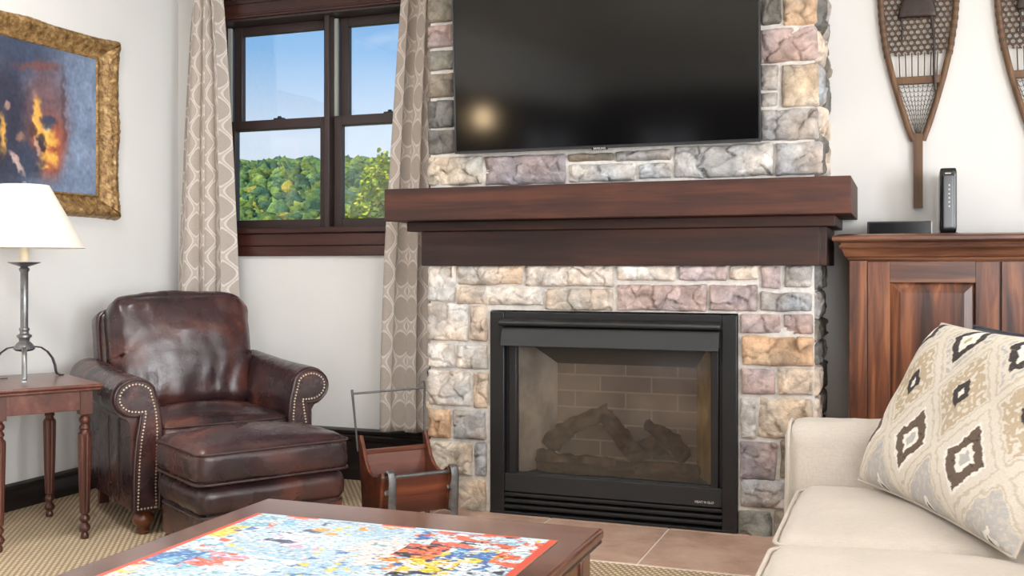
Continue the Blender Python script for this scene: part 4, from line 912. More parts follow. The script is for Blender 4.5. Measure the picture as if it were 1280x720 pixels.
# back: outer shell and loose cushion, both leaning back
def lean(p, y0=0.52, z0=0.42, a=R(13)):
    q = Vector((p.x, p.y, p.z)); dy, dz = q.y - y0, q.z - z0; return Vector((q.x, y0 + dy * math.cos(a) + dz * math.sin(a), z0 - dy * math.sin(a) + dz * math.cos(a)))
def shell(p):
    k = max(0, (p.z - 0.85) / 0.12); q = Vector(p); q.z -= 0.03 * (abs(p.x) / 0.35) ** 3 * (1 if p.z > 0.8 else 0); return lean(q)
s = MB(); s.rbox(-0.362, 0.362, 0.60, 0.735, 0.14, 0.965, 0.04, 22, fn=shell); bk = s.build('back_frame', LE, ch, smooth=True, angle=180)
def bc(p):
    q = Vector(p); t2 = (p.x / 0.34); q.z -= 0.035 * abs(t2) ** 4 if p.z > 0.7 else 0
    q.y += 0.05 * sm((p.z - 0.62) / 0.4) * -0.3
    # creases radiating from the lower edge
    q.y += 0.004 * math.sin(p.x * 60 + 6 * noise.noise(Vector((p.x * 4, 0, p.z * 3)))) * sm((0.78 - p.z) / 0.3) * (1 if p.y < 0.6 else 0)
    q.y += 0.003 * math.sin(p.x * 90) * sm((p.z - 0.86) / 0.1) * (1 if p.y < 0.6 else 0)
    return lean(q)
s = MB(); s.rbox(-0.338, 0.338, 0.475, 0.655, 0.44, 0.995, 0.07, 36, (0.0, 0.0, 0.05, 0, 0, 0.012), 0.009, 5, fn=bc); bcu = s.build('back_cushion', LE, ch, smooth=True, angle=180)
pp = [Vector(p) for p in [(-0.357, 0.606, 0.60), (-0.357, 0.606, 0.7), (-0.357, 0.606, 0.86), (-0.350, 0.606, 0.905), (-0.33, 0.608, 0.925)]]
for sg in (-1, 1): MB().tube([tuple(lean(Vector((p.x * -sg, p.y, p.z)))) for p in pp], 0.006, 8).build('piping', WE, bk, smooth=True)
# arms
def arm(sg):
    def X(x): return x * sg
    inner = [(0.287, 0.10), (0.287, 0.50)]
    arc = [(0.392 + 0.088 * math.cos(R(q)), 0.565 + 0.088 * math.sin(R(q))) for q in range(165, -76, -15)]
    outer = [(0.402, 0.46), (0.400, 0.30), (0.398, 0.10)]
    poly = [(X(a_), c_) for a_, c_ in inner + arc + outer]
    s = MB(); n = len(poly); N_ = 16; vs = []
    for k in range(N_ + 1):
        y = 0.012 + (0.72 - 0.012) * k / N_
        dz = 0.03 * (k / N_) ** 1.3
        for (a_, c_) in poly:
            w_ = 0.004 * noise.noise(Vector((a_ * 8, y * 6, c_ * 8)))
            vs.append((a_ + w_, y, c_ + (dz if c_ > 0.46 else 0) + w_))
    fs = [(k * n + i, k * n + (i + 1) % n, (k + 1) * n + (i + 1) % n, (k + 1) * n + i) for k in range(N_) for i in range(n)] + [tuple(range(n)), tuple(range(N_ * n, (N_ + 1) * n))]
    s.add(vs, fs); ar = s.build('arm', LE, ch, smooth=True, angle=50)
    # front facing panel: scroll flowing down to a narrow post
    R0 = 0.074
    out = [(0.292, 0.10), (0.290, 0.20), (0.286, 0.32), (0.284, 0.44), (0.290, 0.51)]
    arc = [(0.386 + R0 * 1.12 * math.cos(R(q)), 0.567 + R0 * 1.0 * math.sin(R(q))) for q in range(150, -111, -15)]
    dn = [(0.362, 0.512), (0.368, 0.47), (0.380, 0.40), (0.388, 0.32), (0.392, 0.22), (0.392, 0.10)]
    pl = [(X(a_), c_) for a_, c_ in out + arc + dn]
    s = MB(); s.prism(pl, 'y', -0.014, 0.02); fp = s.build('arm_front_panel', LE, ar, bevel=0.007, seg=3)
    MB().tube([(a_, -0.010, c_) for a_, c_ in pl], 0.0062, 8, closed=True).build('piping', WE, ar, smooth=True)
    # inset line of nailheads
    cen = [Vector((a_, 0, c_)) for a_, c_ in out + arc + dn]
    ins = []
    m = len(cen)
    for i in range(m):
        a_, c_ = cen[(i - 1) % m], cen[(i + 1) % m]; tt = (c_ - a_).normalized(); nn = Vector((tt.z, 0, -tt.x)); ins.append(cen[i] + nn * 0.017)
    path = ins; seg = []; acc = 0; s = MB(); step = 0.0135; carry = 0
    closed = path + [path[0]]
    for i in range(len(closed) - 1):
        a_, c_ = closed[i], closed[i + 1]; Ls = (c_ - a_).length
        d_ = carry
        while d_ < Ls:
            p = a_.lerp(c_, d_ / Ls); d_ += step
            s.M = Matrix.Translation((X(p.x), -0.014, p.z)) @ Matrix.Rotation(R(90), 4, 'X')
            s.lathe([(0.0050, -0.002), (0.0050, 0.001), (0.0036, 0.0034), (0.0008, 0.0044)], 0, 0, 8)
        carry = d_ - Ls
    s.M = Matrix.Identity(4); s.build('nailhead_trim', M['brass'], ar, smooth=True)
    # side seams
    for y in (0.2, 0.34):
        MB().tube([(X(0.4005), y, 0.11), (X(0.4015), y, 0.30), (X(0.404), y, 0.46)], 0.0022, 6).build('side_seam', WE, ar, smooth=True)
arm(-1); arm(1)
bun = [(0.022, 0.0), (0.027, 0.004), (0.027, 0.011), (0.020, 0.016), (0.017, 0.022), (0.030, 0.030), (0.042, 0.045), (0.045, 0.058), (0.042, 0.072), (0.032, 0.084), (0.026, 0.092), (0.024, 0.10)]
for sg in (-1, 1):
    MB().lathe(bun, sg * 0.342, 0.04, 28).build('bun_foot', M['bun'], ch, smooth=True)
    s = MB(); s.prism([(0.68, 0.1), (0.73, 0.1), (0.74, 0.0), (0.705, 0.0)], 'x', sg * 0.33 - 0.022, sg * 0.33 + 0.022); s.build('back_leg', M['tableleg'], ch, bevel=0.003)

# ================================================================ OTTOMAN
ot = thing('ottoman', 'matching dark brown leather ottoman pushed up to the armchair', 'ottoman', (-2.445, 3.568, 0), R(58.5))
OX, OY = 0.315, 0.235
s = MB(); s.rbox(-OX + 0.022, OX - 0.022, -OY + 0.022, OY - 0.022, 0.045, 0.185, 0.014, 14, (0, 0, 0.0, 0, 0, 0), 0.002, 1); s.build('lower_skirt', LE, ot, smooth=True, angle=60)
s = MB(); s.rbox(-OX + 0.008, OX - 0.008, -OY + 0.008, OY - 0.008, 0.172, 0.292, 0.045, 20, (0.006, 0.006, 0.006, 0.006, 0, 0), 0.003, 4); s.build('upper_border', LE, ot, smooth=True, angle=180)
MB().tube(rrect(-OX + 0.02, OX - 0.02, -OY + 0.02, OY - 0.02, 0.03, 0.172), 0.005, 8, closed=True).build('piping', WE, ot, smooth=True)
s = MB(); s.rbox(-OX, OX, -OY, OY, 0.285, 0.432, 0.045, 30, (0.008, 0.008, 0.01, 0.008, 0, 0.045), 0.006, 8); oc = s.build('top_cushion', LE, ot, smooth=True, angle=180)
for z in (0.412, 0.300): MB().tube(rrect(-OX - 0.001, OX + 0.001, -OY - 0.001, OY + 0.001, 0.045, z), 0.005, 8, closed=True).build('piping', WE, oc, smooth=True)
for a_ in (-1, 1):
    for c_ in (-1, 1): 
        s = MB(); s.lathe([(q[0] * 0.85, q[1] * 0.5) for q in bun], a_ * (OX - 0.06), c_ * (OY - 0.06), 24); s.build('bun_foot', M['bun'], ot, smooth=True)

# ================================================================ LOG CARRIER
rk = thing('log_carrier', 'antique wooden firewood carrier with iron straps and handle, left of the fireplace', 'log carrier', (-1.972, 3.985, 0), R(50))
LX = 0.150
s = MB()
ends = [(-0.128, 0.25), (-0.095, 0.085), (0.095, 0.085), (0.14, 0.385), (0.118, 0.388), (0.09, 0.345), (0.06, 0.285), (0.02, 0.25), (-0.03, 0.238), (-0.07, 0.245), (-0.10, 0.265), (-0.12, 0.268)]
for sg in (-1, 1):
    s = MB(); s.prism(ends, 'x', sg * LX - 0.008, sg * LX + 0.008); s.build('end_board', M['rackwood'], rk, bevel=0.004)
s = MB(); s.add([(-LX, -0.124, 0.24), (LX, -0.124, 0.24), (LX, -0.092, 0.09), (-LX, -0.092, 0.09), (-LX, -0.114, 0.242), (LX, -0.114, 0.242), (LX, -0.082, 0.09), (-LX, -0.082, 0.09)], [(0, 1, 2, 3), (4, 5, 6, 7), (0, 1, 5, 4), (2, 3, 7, 6), (0, 3, 7, 4), (1, 2, 6, 5)]); s.build('front_board', M['rackwood'], rk, bevel=0.002)
s = MB(); s.add([(-LX, 0.125, 0.31), (LX, 0.125, 0.31), (LX, 0.09, 0.09), (-LX, 0.09, 0.09), (-LX, 0.113, 0.31), (LX, 0.113, 0.31), (LX, 0.08, 0.09), (-LX, 0.08, 0.09)], [(0, 1, 2, 3), (4, 5, 6, 7), (0, 1, 5, 4), (2, 3, 7, 6), (0, 3, 7, 4), (1, 2, 6, 5)]); s.build('back_board', M['rackwood'], rk, bevel=0.002)
MB().box(-LX, LX, 0.104, 0.128, 0.308, 0.326).build('back_rail', M['rackwood'], rk, bevel=0.003)
MB().box(-LX, LX, -0.092, 0.09, 0.084, 0.094).build('bottom_board', M['rackwood'], rk)
MB().tube([(-LX - 0.01, -0.12, 0.247), (LX + 0.01, -0.12, 0.247)], 0.008, 10).build('front_rod', M['iron'], rk, smooth=True)
for sg in (-1, 1):                                                   # curled flat iron straps that form the legs
    xq = sg * (LX - 0.005) + (0.02 if sg < 0 else 0.012)
    pts = []
    for q in range(200, -41, -20): pts.append((xq, -0.135 + 0.026 * math.cos(R(180 - q)) , 0.212 + 0.03 * math.sin(R(q))))
    pts = [(xq, -0.118, 0.175), (xq, -0.104, 0.21), (xq, -0.108, 0.255), (xq, -0.130, 0.276), (xq, -0.152, 0.268), (xq, -0.160, 0.235), (xq, -0.156, 0.15), (xq, -0.150, 0.09), (xq, -0.150, 0.04), (xq, -0.162, 0.012), (xq, -0.182, 0.003)]
    s = MB(); s.tube(pts, 0.017, 10, flat=0.22, up=(1, 0, 0)); s.build('strap_leg', M['iron'], rk, smooth=True, angle=50)
    s = MB(); s.tube([(xq, 0.09, 0.10), (xq, 0.105, 0.06), (xq, 0.12, 0.02), (xq, 0.14, 0.003)], 0.0125, 10, flat=0.3, up=(1, 0, 0)); s.build('rear_leg', M['iron'], rk, smooth=True, angle=50)
    s = MB(); s.tube([(xq, 0.09, 0.095), (xq, 0, 0.080), (xq, -0.12, 0.085), (xq, -0.15, 0.09)], 0.0125, 10, flat=0.3, up=(1, 0, 0)); s.build('under_strap', M['iron'], rk, smooth=True, angle=50)
MB().tube([(-LX - 0.014, 0.125, 0.32), (-LX - 0.03, 0.118, 0.46), (-LX - 0.045, 0.112, 0.585)], [0.0045, 0.005, 0.006], 8).build('handle_rod', M['iron'], rk, smooth=True)
MB().tube([(LX - 0.004, 0.120, 0.33), (LX - 0.008, 0.116, 0.5), (LX - 0.008, 0.112, 0.585), (LX - 0.012, 0.108, 0.603), (LX - 0.024, 0.106, 0.606), (LX - 0.034, 0.108, 0.59), (LX - 0.03, 0.108, 0.572)], 0.005, 8).build('handle_rod', M['iron'], rk, smooth=True)
MB().tube([(-LX - 0.04, 0.112, 0.568), (LX - 0.004, 0.110, 0.575)], 0.005, 8).build('handle_bar', M['iron'], rk, smooth=True)

# ================================================================ COFFEE TABLE + PUZZLE
CX0, CX1, CY0, CY1, CZ = -1.685, -0.700, 1.30, 2.532, 0.45
ct = thing('coffee_table', 'reddish brown wooden coffee table under the jigsaw puzzle', 'coffee table', ((CX0 + CX1) / 2, (CY0 + CY1) / 2, 0), 0)
hx_, hy_ = (CX1 - CX0) / 2, (CY1 - CY0) / 2
MB().box(-hx_, hx_, -hy_, hy_, CZ - 0.028, CZ).build('table_top', M['coffee'], ct, bevel=0.009, seg=4)
MB().box(-hx_ + 0.004, hx_ - 0.004, -hy_ + 0.004, hy_ - 0.004, CZ - 0.038, CZ - 0.0275).build('under_moulding', M['coffee_dark'], ct, bevel=0.004)
s = MB(); q = 0.035
s.box(-hx_ + q, hx_ - q, hy_ - q - 0.02, hy_ - q, 0.30, CZ - 0.038); s.box(-hx_ + q, hx_ - q, -hy_ + q, -hy_ + q + 0.02, 0.30, CZ - 0.038)
s.box(-hx_ + q, -hx_ + q + 0.02, -hy_ + q, hy_ - q, 0.30, CZ - 0.038); s.box(hx_ - q - 0.02, hx_ - q, -hy_ + q, hy_ - q, 0.30, CZ - 0.038); s.build('apron', M['coffee'], ct, bevel=0.002)
for a_ in (-1, 1):
    for c_ in (-1, 1):
        xx, yy = a_ * (hx_ - q - 0.028), c_ * (hy_ - q - 0.028)
        MB().box(xx - 0.035, xx + 0.035, yy - 0.035, yy + 0.035, 0, CZ - 0.038).build('leg', M['coffee'], ct, bevel=0.004)
pz = MB(); PW, PD = 0.83, 0.70
patches = []
r3 = random.Random(11)
def cell_cols(seed_, right):
    k_ = 0.8 if right > 0.6 else 0.3
    light = [(222, 228, 234), (190, 214, 230), (218, 224, 230), (176, 204, 224), (226, 216, 214), (202, 220, 232)]  # pale tones carry the glare that washes the print out
    strong = [(236, 168, 92), (240, 212, 110), (96, 136, 188), (226, 120, 104), (92, 104, 130), (140, 190, 218), (150, 190, 210), (236, 170, 190)] if k_ < 0.7 else [(226, 140, 60), (236, 200, 70), (80, 120, 178), (222, 112, 90), (72, 78, 96), (140, 190, 218), (70, 60, 60), (200, 214, 226)]
    q = random.Random(seed_); k = 0.8 if right > 0.6 else (0.14 if right > 0.2 else 0.42)
    base = q.choice(strong) if q.random() < k * 0.35 else q.choice(light)
    return base, [q.choice(strong if q.random() < 0.7 else light) for _ in range(3)], k
def zcol(u, v):
    if u > 0.975 or (u < 0.018) or v > 0.985: return L(214, 92, 74) if (u > 0.975 or u < 0.018 or int(u * 9) % 3 == 1) else L(196, 216, 232)
    n = noise.noise(Vector((u * 5, v * 5, 1))); row = int((v + 0.02 * n) * 6.2); uu = u + 0.03 * n + 0.07 * (row % 3); c_ = int(uu * 7.3)
    base, acc, k = cell_cols(row * 31 + c_ * 7 + 3, u)
    col = base
    for i, a_ in enumerate(acc):
        m_ = noise.noise(Vector((u * 16 + i * 7.1, v * 22 + c_ * 3.3, row * 2.7 + i)))
        m_ += 0.35 * noise.noise(Vector((u * 48 + i * 3.1, v * 66, i)))
        if m_ > 0.42 - 0.28 * k * (1 if i == 0 else 0.6): col = a_
    m2 = noise.noise(Vector((u * 60, v * 90, 3)));
    if m2 > 0.30: col = tuple(min(255, q + 60) for q in col)
    if m2 < -0.36: col = tuple(q * (0.55 if k > 0.5 else 0.75) for q in col)
    fx = (u * PW / 0.021) % 1; fy = (v * PD / 0.021) % 1
    wob = 0.12 * math.sin(fy * 2 * PI); wob2 = 0.12 * math.sin(fx * 2 * PI)
    if abs(fx - 0.5 - wob) < 0.045 or abs(fy - 0.5 - wob2) < 0.045: col = tuple(q * 0.86 for q in col)
    return L(*col)
pz.grid(420, 340, lambda u, v: ((u - 0.5) * PW, (v - 0.5) * PD, 0.0022), None, zcol)
pz.box(-PW / 2, PW / 2, -PD / 2, PD / 2, 0, 0.002, L(150, 140, 130))
o = pz.build('jigsaw_puzzle', M['puzzle'], None, color=True); o.location = (-1.18, 2.012, CZ + 0.0003); o.rotation_euler = (0, 0, R(0.6))
tag(o, 'colourful finished jigsaw puzzle lying flat on the coffee table', 'puzzle')

# ================================================================ SOFA, PILLOWS
sf = thing('sofa', 'beige linen sofa with soft seat cushions, at the right, facing the coffee table', 'sofa', (0.15, 2.5, 0))
SF = M['sofa']
def S(x, y, z): return (x - 0.15, y - 2.5, z)
def srb(x0, x1, y0, y1, z0, z1, r, n, cr, wob, seed, name, par, fn=None):
    s = MB(); s.rbox(x0 - 0.15, x1 - 0.15, y0 - 2.5, y1 - 2.5, z0, z1, r, n, cr, wob, seed, fn); return s.build(name, SF, par, smooth=True, angle=180)
srb(-0.27, 0.72, 1.10, 3.42, 0.08, 0.30, 0.02, 10, (0,) * 6, 0, 0, 'seat_frame', sf)
def armf(p):
    q = Vector(p); k = sm((p.z - 0.45) / 0.18); q.y += 0.012 * k; q.x -= 0.008 * k; return q
for (ya, yb, sd_) in ((3.285, 3.455, 1), (1.00, 1.17, 2)):
    a_ = srb(-0.335, 0.72, ya, yb, 0.08, 0.628, 0.055, 26, (0.012, 0, 0.010, 0.01, 0, 0.010), 0.006, sd_, 'arm', sf, armf if sd_ == 1 else None)
    yy0, yy1 = ya - 2.5 + 0.006, yb - 2.5 + 0.008; xx = -0.335 - 0.15 + 0.006
    pth = [(xx, yy0, 0.10), (xx, yy0, 0.35), (xx, yy0, 0.55), (xx, yy0 + 0.015, 0.598), (xx, yy0 + 0.05, 0.618), (xx, yy1 - 0.05, 0.620), (xx, yy1 - 0.012, 0.598), (xx, yy1, 0.55), (xx, yy1, 0.10)]
    MB().tube(pth, 0.0055, 8).build('piping', M['sofa_welt'], a_, smooth=True)
srb(0.50, 0.80, 1.12, 3.30, 0.28, 0.86, 0.07, 16, (0.01, 0, 0, 0, 0, 0.01), 0.004, 7, 'back', sf)
for (ya, yb, sd_) in ((2.592, 3.285, 3), (1.885, 2.585, 9), (1.178, 1.878, 5)):
    c_ = srb(-0.295, 0.53, ya, yb, 0.285, 0.450, 0.05, 30, (0.008, 0, 0, 0, 0, 0.032), 0.006, sd_, 'seat_cushion', sf)
    for z in (0.428, 0.305): MB().tube([(p[0] - 0.15, p[1] - 2.5, p[2]) for p in rrect(-0.297, 0.53, ya, yb, 0.05, z)], 0.0055, 8, closed=True).build('piping', M['sofa_welt'], c_, smooth=True)
for xx in (-0.22, 0.62):
    for yy in (1.10, 3.37): MB().lathe([(0.018, 0), (0.026, 0.08)], xx - 0.15, yy - 2.5, 16).build('leg', M['tableleg'], sf, smooth=True)

# patterned pillow: colour of the woven ikat lozenges, computed from fabric coordinates (metres)
CREAM = (224, 217, 206)
def ikat(a, c):
    nx = noise.noise(Vector((a * 38, c * 90, 2))) * 0.008; nz = noise.noise(Vector((a * 60, c * 30, 7))) * 0.010
    a += nx; c += nz
    W_, H_ = 0.265, 0.30
    best = None
    for k, (sx, sy) in enumerate(((0, 0), (0.5, 0.5))):
        i = math.floor(a / W_ - sx + 0.5); j = math.floor(c / H_ - sy + 0.5)
        dx = abs(a - (i + sx) * W_) / (W_ / 2); dy = abs(c - (j + sy) * H_) / (H_ / 2); d_ = dx + dy
        if best is None or d_ < best[0]: best = (d_, i, j, k, dx, dy)
    d_, i, j, k, dx, dy = best
    kind = (3 - (2 * j + k)) % 4
    sp = noise.noise(Vector((a * 75, c * 75, 5))); bk_ = noise.noise(Vector((a * 45, c * 160, 3)))
    TA = (196, 180, 156); BR = (112, 98, 88); DK = (78, 74, 74); GY = (192, 190, 189); WH = (240, 237, 230)
    if kind == 0:   # dark rimmed eye
        if d_ < 0.10: return TA
        if d_ < 0.30: return WH
        if d_ < 0.52: return DK if bk_ < 0.4 else BR
        if d_ < 0.60: return CREAM
        if d_ < 0.74: return GY if sp > 0.0 else CREAM
    elif kind == 1: # tan mottled lozenge with small dark square
        if d_ < 0.10: return WH
        if d_ < 0.27: return DK
        if d_ < 0.78: return TA if sp < 0.15 else CREAM
    elif kind == 2: # brown rim, white ring, grey centre
        if d_ < 0.16: return GY
        if d_ < 0.28: return WH
        if d_ < 0.55: return BR if bk_ < 0.45 else DK
        if d_ < 0.62: return WH
    else:           # pale grey lozenge with dark slit
        if d_ < 0.13: return DK
        if d_ < 0.24: return WH
        if d_ < 0.36: return GY
        if d_ < 0.80: return GY if sp > -0.05 else (206, 200, 192)
    if 0.84 < d_ < 0.90: return (206, 196, 180)
    return CREAM
def pillow_mesh(w_, h_, th, n, colfn):
    vs = []; cols = []; fs = []
    for side in (1, -1):
        off = len(vs)
        for j in range(n + 1):
            for i in range(n + 1):
                u, v = 2 * i / n - 1, 2 * j / n - 1
                e_ = (max(0, 1 - u ** 4) * max(0, 1 - v ** 4)) ** 0.5
                pinch = 1 - 0.055 * (1 - v * v) * abs(u) ** 3; pinch2 = 1 - 0.055 * (1 - u * u) * abs(v) ** 3
                wr = 0.010 * noise.noise(Vector((u * 2.4, v * 2.4, side * 3))) * e_
                x, z = u * w_ / 2 * pinch, v * h_ / 2 * pinch2
                vs.append((x, -side * (th / 2 * e_ + wr) , z + h_ / 2)); cols.append(colfn(x, z, side))
        for j in range(n):
            for i in range(n):
                a_ = off + j * (n + 1) + i; fs.append((a_, a_ + 1, a_ + n + 2, a_ + n + 1))
    return vs, fs, cols, n
def pillow(name, label, w_, h_, th, Mx, mat, colfn, n, welt):
    o = thing(name, label, 'pillow'); o.matrix_world = Mx
    s = MB(); vs, fs, cols, n = pillow_mesh(w_, h_, th, n, colfn); s.add(vs, fs, cols)
    s.build('pillow_cover', mat, o, smooth=True, color=True, angle=180)
    ring = [vs[i] for i in range(n + 1)] + [vs[j * (n + 1) + n] for j in range(1, n + 1)] + [vs[n * (n + 1) + i] for i in range(n - 1, -1, -1)] + [vs[j * (n + 1)] for j in range(n - 1, 0, -1)]
    MB().tube(ring[::3], 0.0048, 6, closed=True).build('piping', welt, o, smooth=True)
    return o
def frame(origin, ex, ez):
    ex = Vector(ex).normalized(); ez = Vector(ez); ez = (ez - ex * ez.dot(ex)).normalized(); ey = ez.cross(ex)
    m_ = Matrix(((ex.x, ey.x, ez.x, origin[0]), (ex.y, ey.y, ez.y, origin[1]), (ex.z, ey.z, ez.z, origin[2]), (0, 0, 0, 1))); return m_
ca_, sa_ = math.cos(R(-20)), math.sin(R(-20))
pA = Vector((-0.118, 3.19, 0.486)); pB = Vector((0.175, 2.585, 0.478))
pD = (pB - pA).normalized(); Mx = frame(pA + pD * 0.39, (pB - pA), (0.225, 0.105, 0.45))
pillow('patterned_pillow', 'cream pillow with brown and grey ikat lozenges on the sofa', 0.79, 0.515, 0.18, Mx, M['pillow'],
       lambda x, z, s_: L(*ikat(x + 0.39 - 0.18, z + 0.255)), 230, M['sofa_welt'])
Mx2 = frame((0.209, 2.97, 0.478), (0.293, -0.605, 0.0), (0.10, 0.05, 0.46))
pillow('grey_pillow', 'charcoal grey pillow behind the patterned pillow on the sofa', 0.54, 0.47, 0.12, Mx2, M['grey_cushion'], lambda x, z, s_: (1, 1, 1, 1), 40, M['grey_cushion'])

# ================================================================ CABINET
CBX0, CBX1, CF = -0.203, 0.898, 4.40
cb = thing('cabinet', 'reddish brown panelled wooden cabinet right of the fireplace', 'cabinet', ((CBX0 + CBX1) / 2, (CF + 4.81) / 2, 0))
ccx, ccy = (CBX0 + CBX1) / 2, (CF + 4.81) / 2
def C(s, x0, x1, y0, y1, z0, z1): return s.box(x0 - ccx, x1 - ccx, y0 - ccy, y1 - ccy, z0, z1)
s = MB(); C(s, CBX0, CBX1, CF + 0.02, 4.80, 0.06, 1.135); s.build('carcass', M['cab_v'], cb, bevel=0.002)
s = MB(); C(s, CBX0, CBX0 + 0.068, CF, CF + 0.022, 0.06, 1.132); s.build('side_stile', M['cab_v'], cb, bevel=0.003)
s = MB(); C(s, CBX1 - 0.068, CBX1, CF, CF + 0.022, 0.06, 1.132); s.build('side_stile', M['cab_v'], cb, bevel=0.003)
s = MB(); C(s, CBX0 - 0.01, CBX1 + 0.01, CF - 0.012, 4.80, 0, 0.075); s.build('plinth', M['cab_h'], cb, bevel=0.005)
# crown: stacked mouldings mitred round three sides
def ring_prof(prof, mat, name):
    s = MB(); n = len(prof); vs = []
    def loop(d):
        return [(CBX0 - d - ccx, 4.80 - ccy), (CBX0 - d - ccx, CF - d - ccy), (CBX1 + d - ccx, CF - d - ccy), (CBX1 + d - ccx, 4.80 - ccy)]
    for d, z in prof:
        for (x, y) in loop(d): vs.append((x, y, z))
    fs = [(i * 4 + k, i * 4 + k + 1, (i + 1) * 4 + k + 1, (i + 1) * 4 + k) for i in range(n - 1) for k in range(3)] + [(i * 4 + 3, i * 4, (i + 1) * 4, (i + 1) * 4 + 3) for i in range(n - 1)]
    fs += [(0, 1, 2, 3), tuple((n - 1) * 4 + k for k in (3, 2, 1, 0))]
    s.add(vs, fs); return s.build(name, mat, cb, smooth=True, angle=28)
ring_prof([(0.0, 1.128), (0.006, 1.134), (0.008, 1.142), (0.016, 1.146), (0.020, 1.158), (0.026, 1.172), (0.036, 1.182), (0.038, 1.19), (0.030, 1.1905), (0.032, 1.199), (0.040, 1.206)], M['cab_h'], 'crown_moulding')
ring_prof([(0.040, 1.206), (0.058, 1.206), (0.062, 1.211), (0.062, 1.222), (0.056, 1.229), (0.02, 1.2355)], M['cab_h'], 'cabinet_top')
def door(x0, x1, hinge_label):
    z0, z1 = 0.09, 1.125; st_ = 0.085
    d = MB(); C(d, x0 + 0.002, x0 + st_, CF - 0.002, CF + 0.02, z0, z1); C(d, x1 - st_, x1 - 0.002, CF - 0.002, CF + 0.02, z0, z1)
    dd = d.build('door', M['cab_v'], cb, bevel=0.002)
    for za, zb in ((z1 - 0.082, z1), (z0, z0 + 0.085)):
        d = MB(); C(d, x0 + st_, x1 - st_, CF - 0.002, CF + 0.02, za, zb); d.build('door_rail', M['cab_h'], dd, bevel=0.001)
    # raised panel with wide bevels
    px0, px1, pz0, pz1 = x0 + st_, x1 - st_, z0 + 0.085, z1 - 0.082; bw = 0.04
    vs = [(px0, CF + 0.016, pz0), (px1, CF + 0.016, pz0), (px1, CF + 0.016, pz1), (px0, CF + 0.016, pz1),
          (px0 + bw, CF + 0.002, pz0 + bw), (px1 - bw, CF + 0.002, pz0 + bw), (px1 - bw, CF + 0.002, pz1 - bw), (px0 + bw, CF + 0.002, pz1 - bw)]
    d = MB(); d.add([(p[0] - ccx, p[1] - ccy, p[2]) for p in vs], [(4, 5, 6, 7), (0, 1, 5, 4), (1, 2, 6, 5), (2, 3, 7, 6), (3, 0, 4, 7)]); d.build('door_panel', M['cab_v'], dd)
door(-0.135, 0.346, 'l'); door(0.350, 0.830, 'r')
for x, z in ((0.312, 0.62), (0.384, 0.62)):
    s = MB(); s.M = Matrix.Translation((x - ccx, CF - ccy - 0.002, z)) @ Matrix.Rotation(R(90), 4, 'X'); s.lathe([(0.008, 0), (0.006, 0.012), (0.015, 0.02), (0.014, 0.028), (0.002, 0.032)], 0, 0, 18); s.build('door_knob', M['iron'], cb, smooth=True)

# things on the cabinet
TZc = 1.2357
md = thing('modem', 'tall glossy black modem standing upright on the cabinet', 'modem', (0.170, 4.66, TZc))
s = MB(); s.rbox(-0.032, 0.032, -0.1, 0.1, 0.006, 0.268, 0.01, 12); s.build('modem_case', M['black_gloss'], md, smooth=True, angle=180)
MB().box(-0.036, 0.036, -0.09, 0.09, 0, 0.008).build('stand_base', M['black_matte'], md, bevel=0.002)
for i in range(6): MB().box(0.001, 0.006, -0.1015, -0.0995, 0.11 + i * 0.017, 0.116 + i * 0.017).build('indicator', M['silver'], md)
MB().box(-0.012, 0.010, -0.1015, -0.0995, 0.244, 0.2475).build('logo_mark', M['silver'], md)
fb = thing('set_top_box', 'flat black set-top box lying on the cabinet beside the modem', 'set-top box', (-0.014, 4.66, TZc))
MB().box(-0.126, 0.126, -0.08, 0.08, 0.003, 0.056).build('box_case', M['black_matte'], fb, bevel=0.003)
MB().box(-0.118, 0.118, -0.0815, -0.079, 0.007, 0.050).build('front_face', M['black_gloss'], fb)
s = MB(); s.box(0.1205, 0.1245, -0.082, -0.079, 0.003, 0.054); s.build('edge_trim', M['silver'], fb)

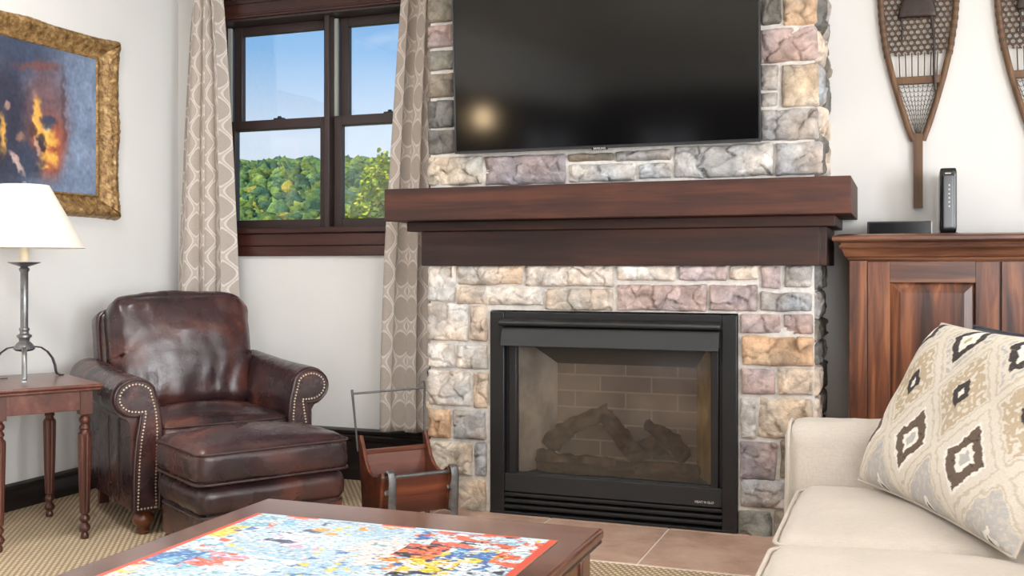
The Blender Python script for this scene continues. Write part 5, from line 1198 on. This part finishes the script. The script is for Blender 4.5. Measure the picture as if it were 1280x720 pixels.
# ================================================================ SNOWSHOES
def shoe(x, label, dz=0.0):
    t = thing('snowshoe', label, 'snowshoe', (x, YW - 0.018, 1.357 + dz), 0, 'wooden snowshoes on the wall')
    prof_w = [(0.0, 0.013), (0.262, 0.013), (0.285, 0.018), (0.36, 0.044), (0.45, 0.071), (0.56, 0.101), (0.68, 0.128), (0.80, 0.145), (0.90, 0.152), (1.0, 0.15), (1.09, 0.138), (1.16, 0.112), (1.21, 0.075), (1.235, 0.035), (1.24, 0.0)]
    def hw_(z):
        for (a_, b0), (c_, b1) in zip(prof_w, prof_w[1:]):
            if a_ <= z <= c_: return b0 + (b1 - b0) * (z - a_) / (c_ - a_)
        return 0
    zs = [i / 60 * 1.24 for i in range(61)]
    s = MB(); n_ = 0
    path = [(hw_(z), 0, z) for z in zs if z >= 0.27] ; path += [(-p[0], 0, p[2]) for p in reversed(path[:-1])]
    s.tube(path, 0.0125, 10, flat=1.05, up=(0, 1, 0)); s.box(-0.0185, 0.0185, -0.011, 0.011, 0, 0.318)
    s.build('wooden_frame', M['snow_wood'], t, smooth=True, angle=50)
    for zb in (0.548, 1.02):
        q = hw_(zb); MB().box(-q, q, -0.008, 0.008, zb - 0.017, zb + 0.017).build('crossbar', M['snow_wood'], t, bevel=0.004)
    # main hexagonal webbing
    def inside(p, lo, hi, m=0.004): return lo <= p[1] <= hi and abs(p[0]) <= hw_(p[1]) - m
    def lines(s, lo, hi, D, rad):
        for a_ in (0, 60, 120):
            d_ = Vector((math.cos(R(a_)), math.sin(R(a_)))); nn = Vector((-d_.y, d_.x))
            for k in range(-60, 61):
                o_ = nn * (k + 0.5) * D + Vector((0, 0.80)); run = []
                for st_ in range(-180, 181):
                    p = o_ + d_ * st_ * 0.005
                    if inside(p, lo, hi): run.append(p)
                    else:
                        if len(run) > 2: s.tube([(run[0].x, 0.002 * (a_ // 60 - 1), run[0].y), (run[-1].x, 0.002 * (a_ // 60 - 1), run[-1].y)], rad, 5)
                        run = []
    s = MB(); lines(s, 0.655, 1.00, 0.0225, 0.0033)
    for k in range(-4, 5):
        xq = k * 0.0245
        if abs(xq) < hw_(0.57) - 0.02: s.tube([(xq, 0, 0.56), (xq * 1.05, 0, 0.665)], 0.0028, 5)
    s.build('rawhide_webbing', M['lace'], t, smooth=True)
    # fine net of the tail triangle
    s = MB()
    for k in range(-4, 5):
        s.tube([(k * 0.0205, 0, 0.535), (k * 0.0105, 0, 0.43), (k * 0.002, 0, 0.315)], 0.0013, 5)
    for i in range(9):
        z = 0.52 - i * 0.02; w_ = hw_(z) - 0.006; pts = []
        m_ = 18
        for j in range(m_ + 1): pts.append((-w_ + 2 * w_ * j / m_, 0, z + (0.0045 if j % 2 else -0.0045)))
        s.tube(pts, 0.0014, 5)
    s.build('tail_webbing', M['lace_dark'], t, smooth=True)
    # leather wraps along the rails
    for sg in (-1, 1):
        for i in range(10):
            z = 0.66 + i * 0.036; q = hw_(z); s = MB(); s.tube([(sg * q, 0, z - 0.009), (sg * hw_(z + 0.003), 0, z), (sg * hw_(z + 0.012), 0, z + 0.009)], [0.0132, 0.0139, 0.0132], 10, flat=1.05, up=(0, 1, 0))
            s.build('rail_wrap', M['lace'], t, smooth=True, angle=60)
    # binding with hanging straps
    s = MB(); s.rbox(-0.078, 0.07, -0.022, -0.004, 0.815, 0.94, 0.008, 10, wob=0.006, seed=3, fn=lambda p: Vector((p.x * (1 - 0.28 * sm((p.z - 0.83) / 0.1)), p.y, p.z))); s.build('leather_binding', M['strap'], t, smooth=True, angle=180)
    s = MB(); s.tube([(0.05, -0.015, 0.83), (0.064, -0.016, 0.72), (0.063, -0.016, 0.6), (0.068, -0.016, 0.50)], 0.006, 6, flat=0.4, up=(1, 0, 0)); s.build('hanging_strap', M['strap'], t, smooth=True)
    s = MB(); s.tube([(-0.07, -0.012, 0.83), (-0.062, -0.014, 0.77), (-0.066, -0.014, 0.72)], 0.005, 6, flat=0.4, up=(1, 0, 0)); s.build('hanging_strap', M['strap'], t, smooth=True)
    return t
shoe(0.060, 'wooden snowshoe with rawhide webbing on the wall, the one nearer the chimney')
shoe(0.520, 'wooden snowshoe with rawhide webbing on the wall, cut off by the picture edge', -0.0)
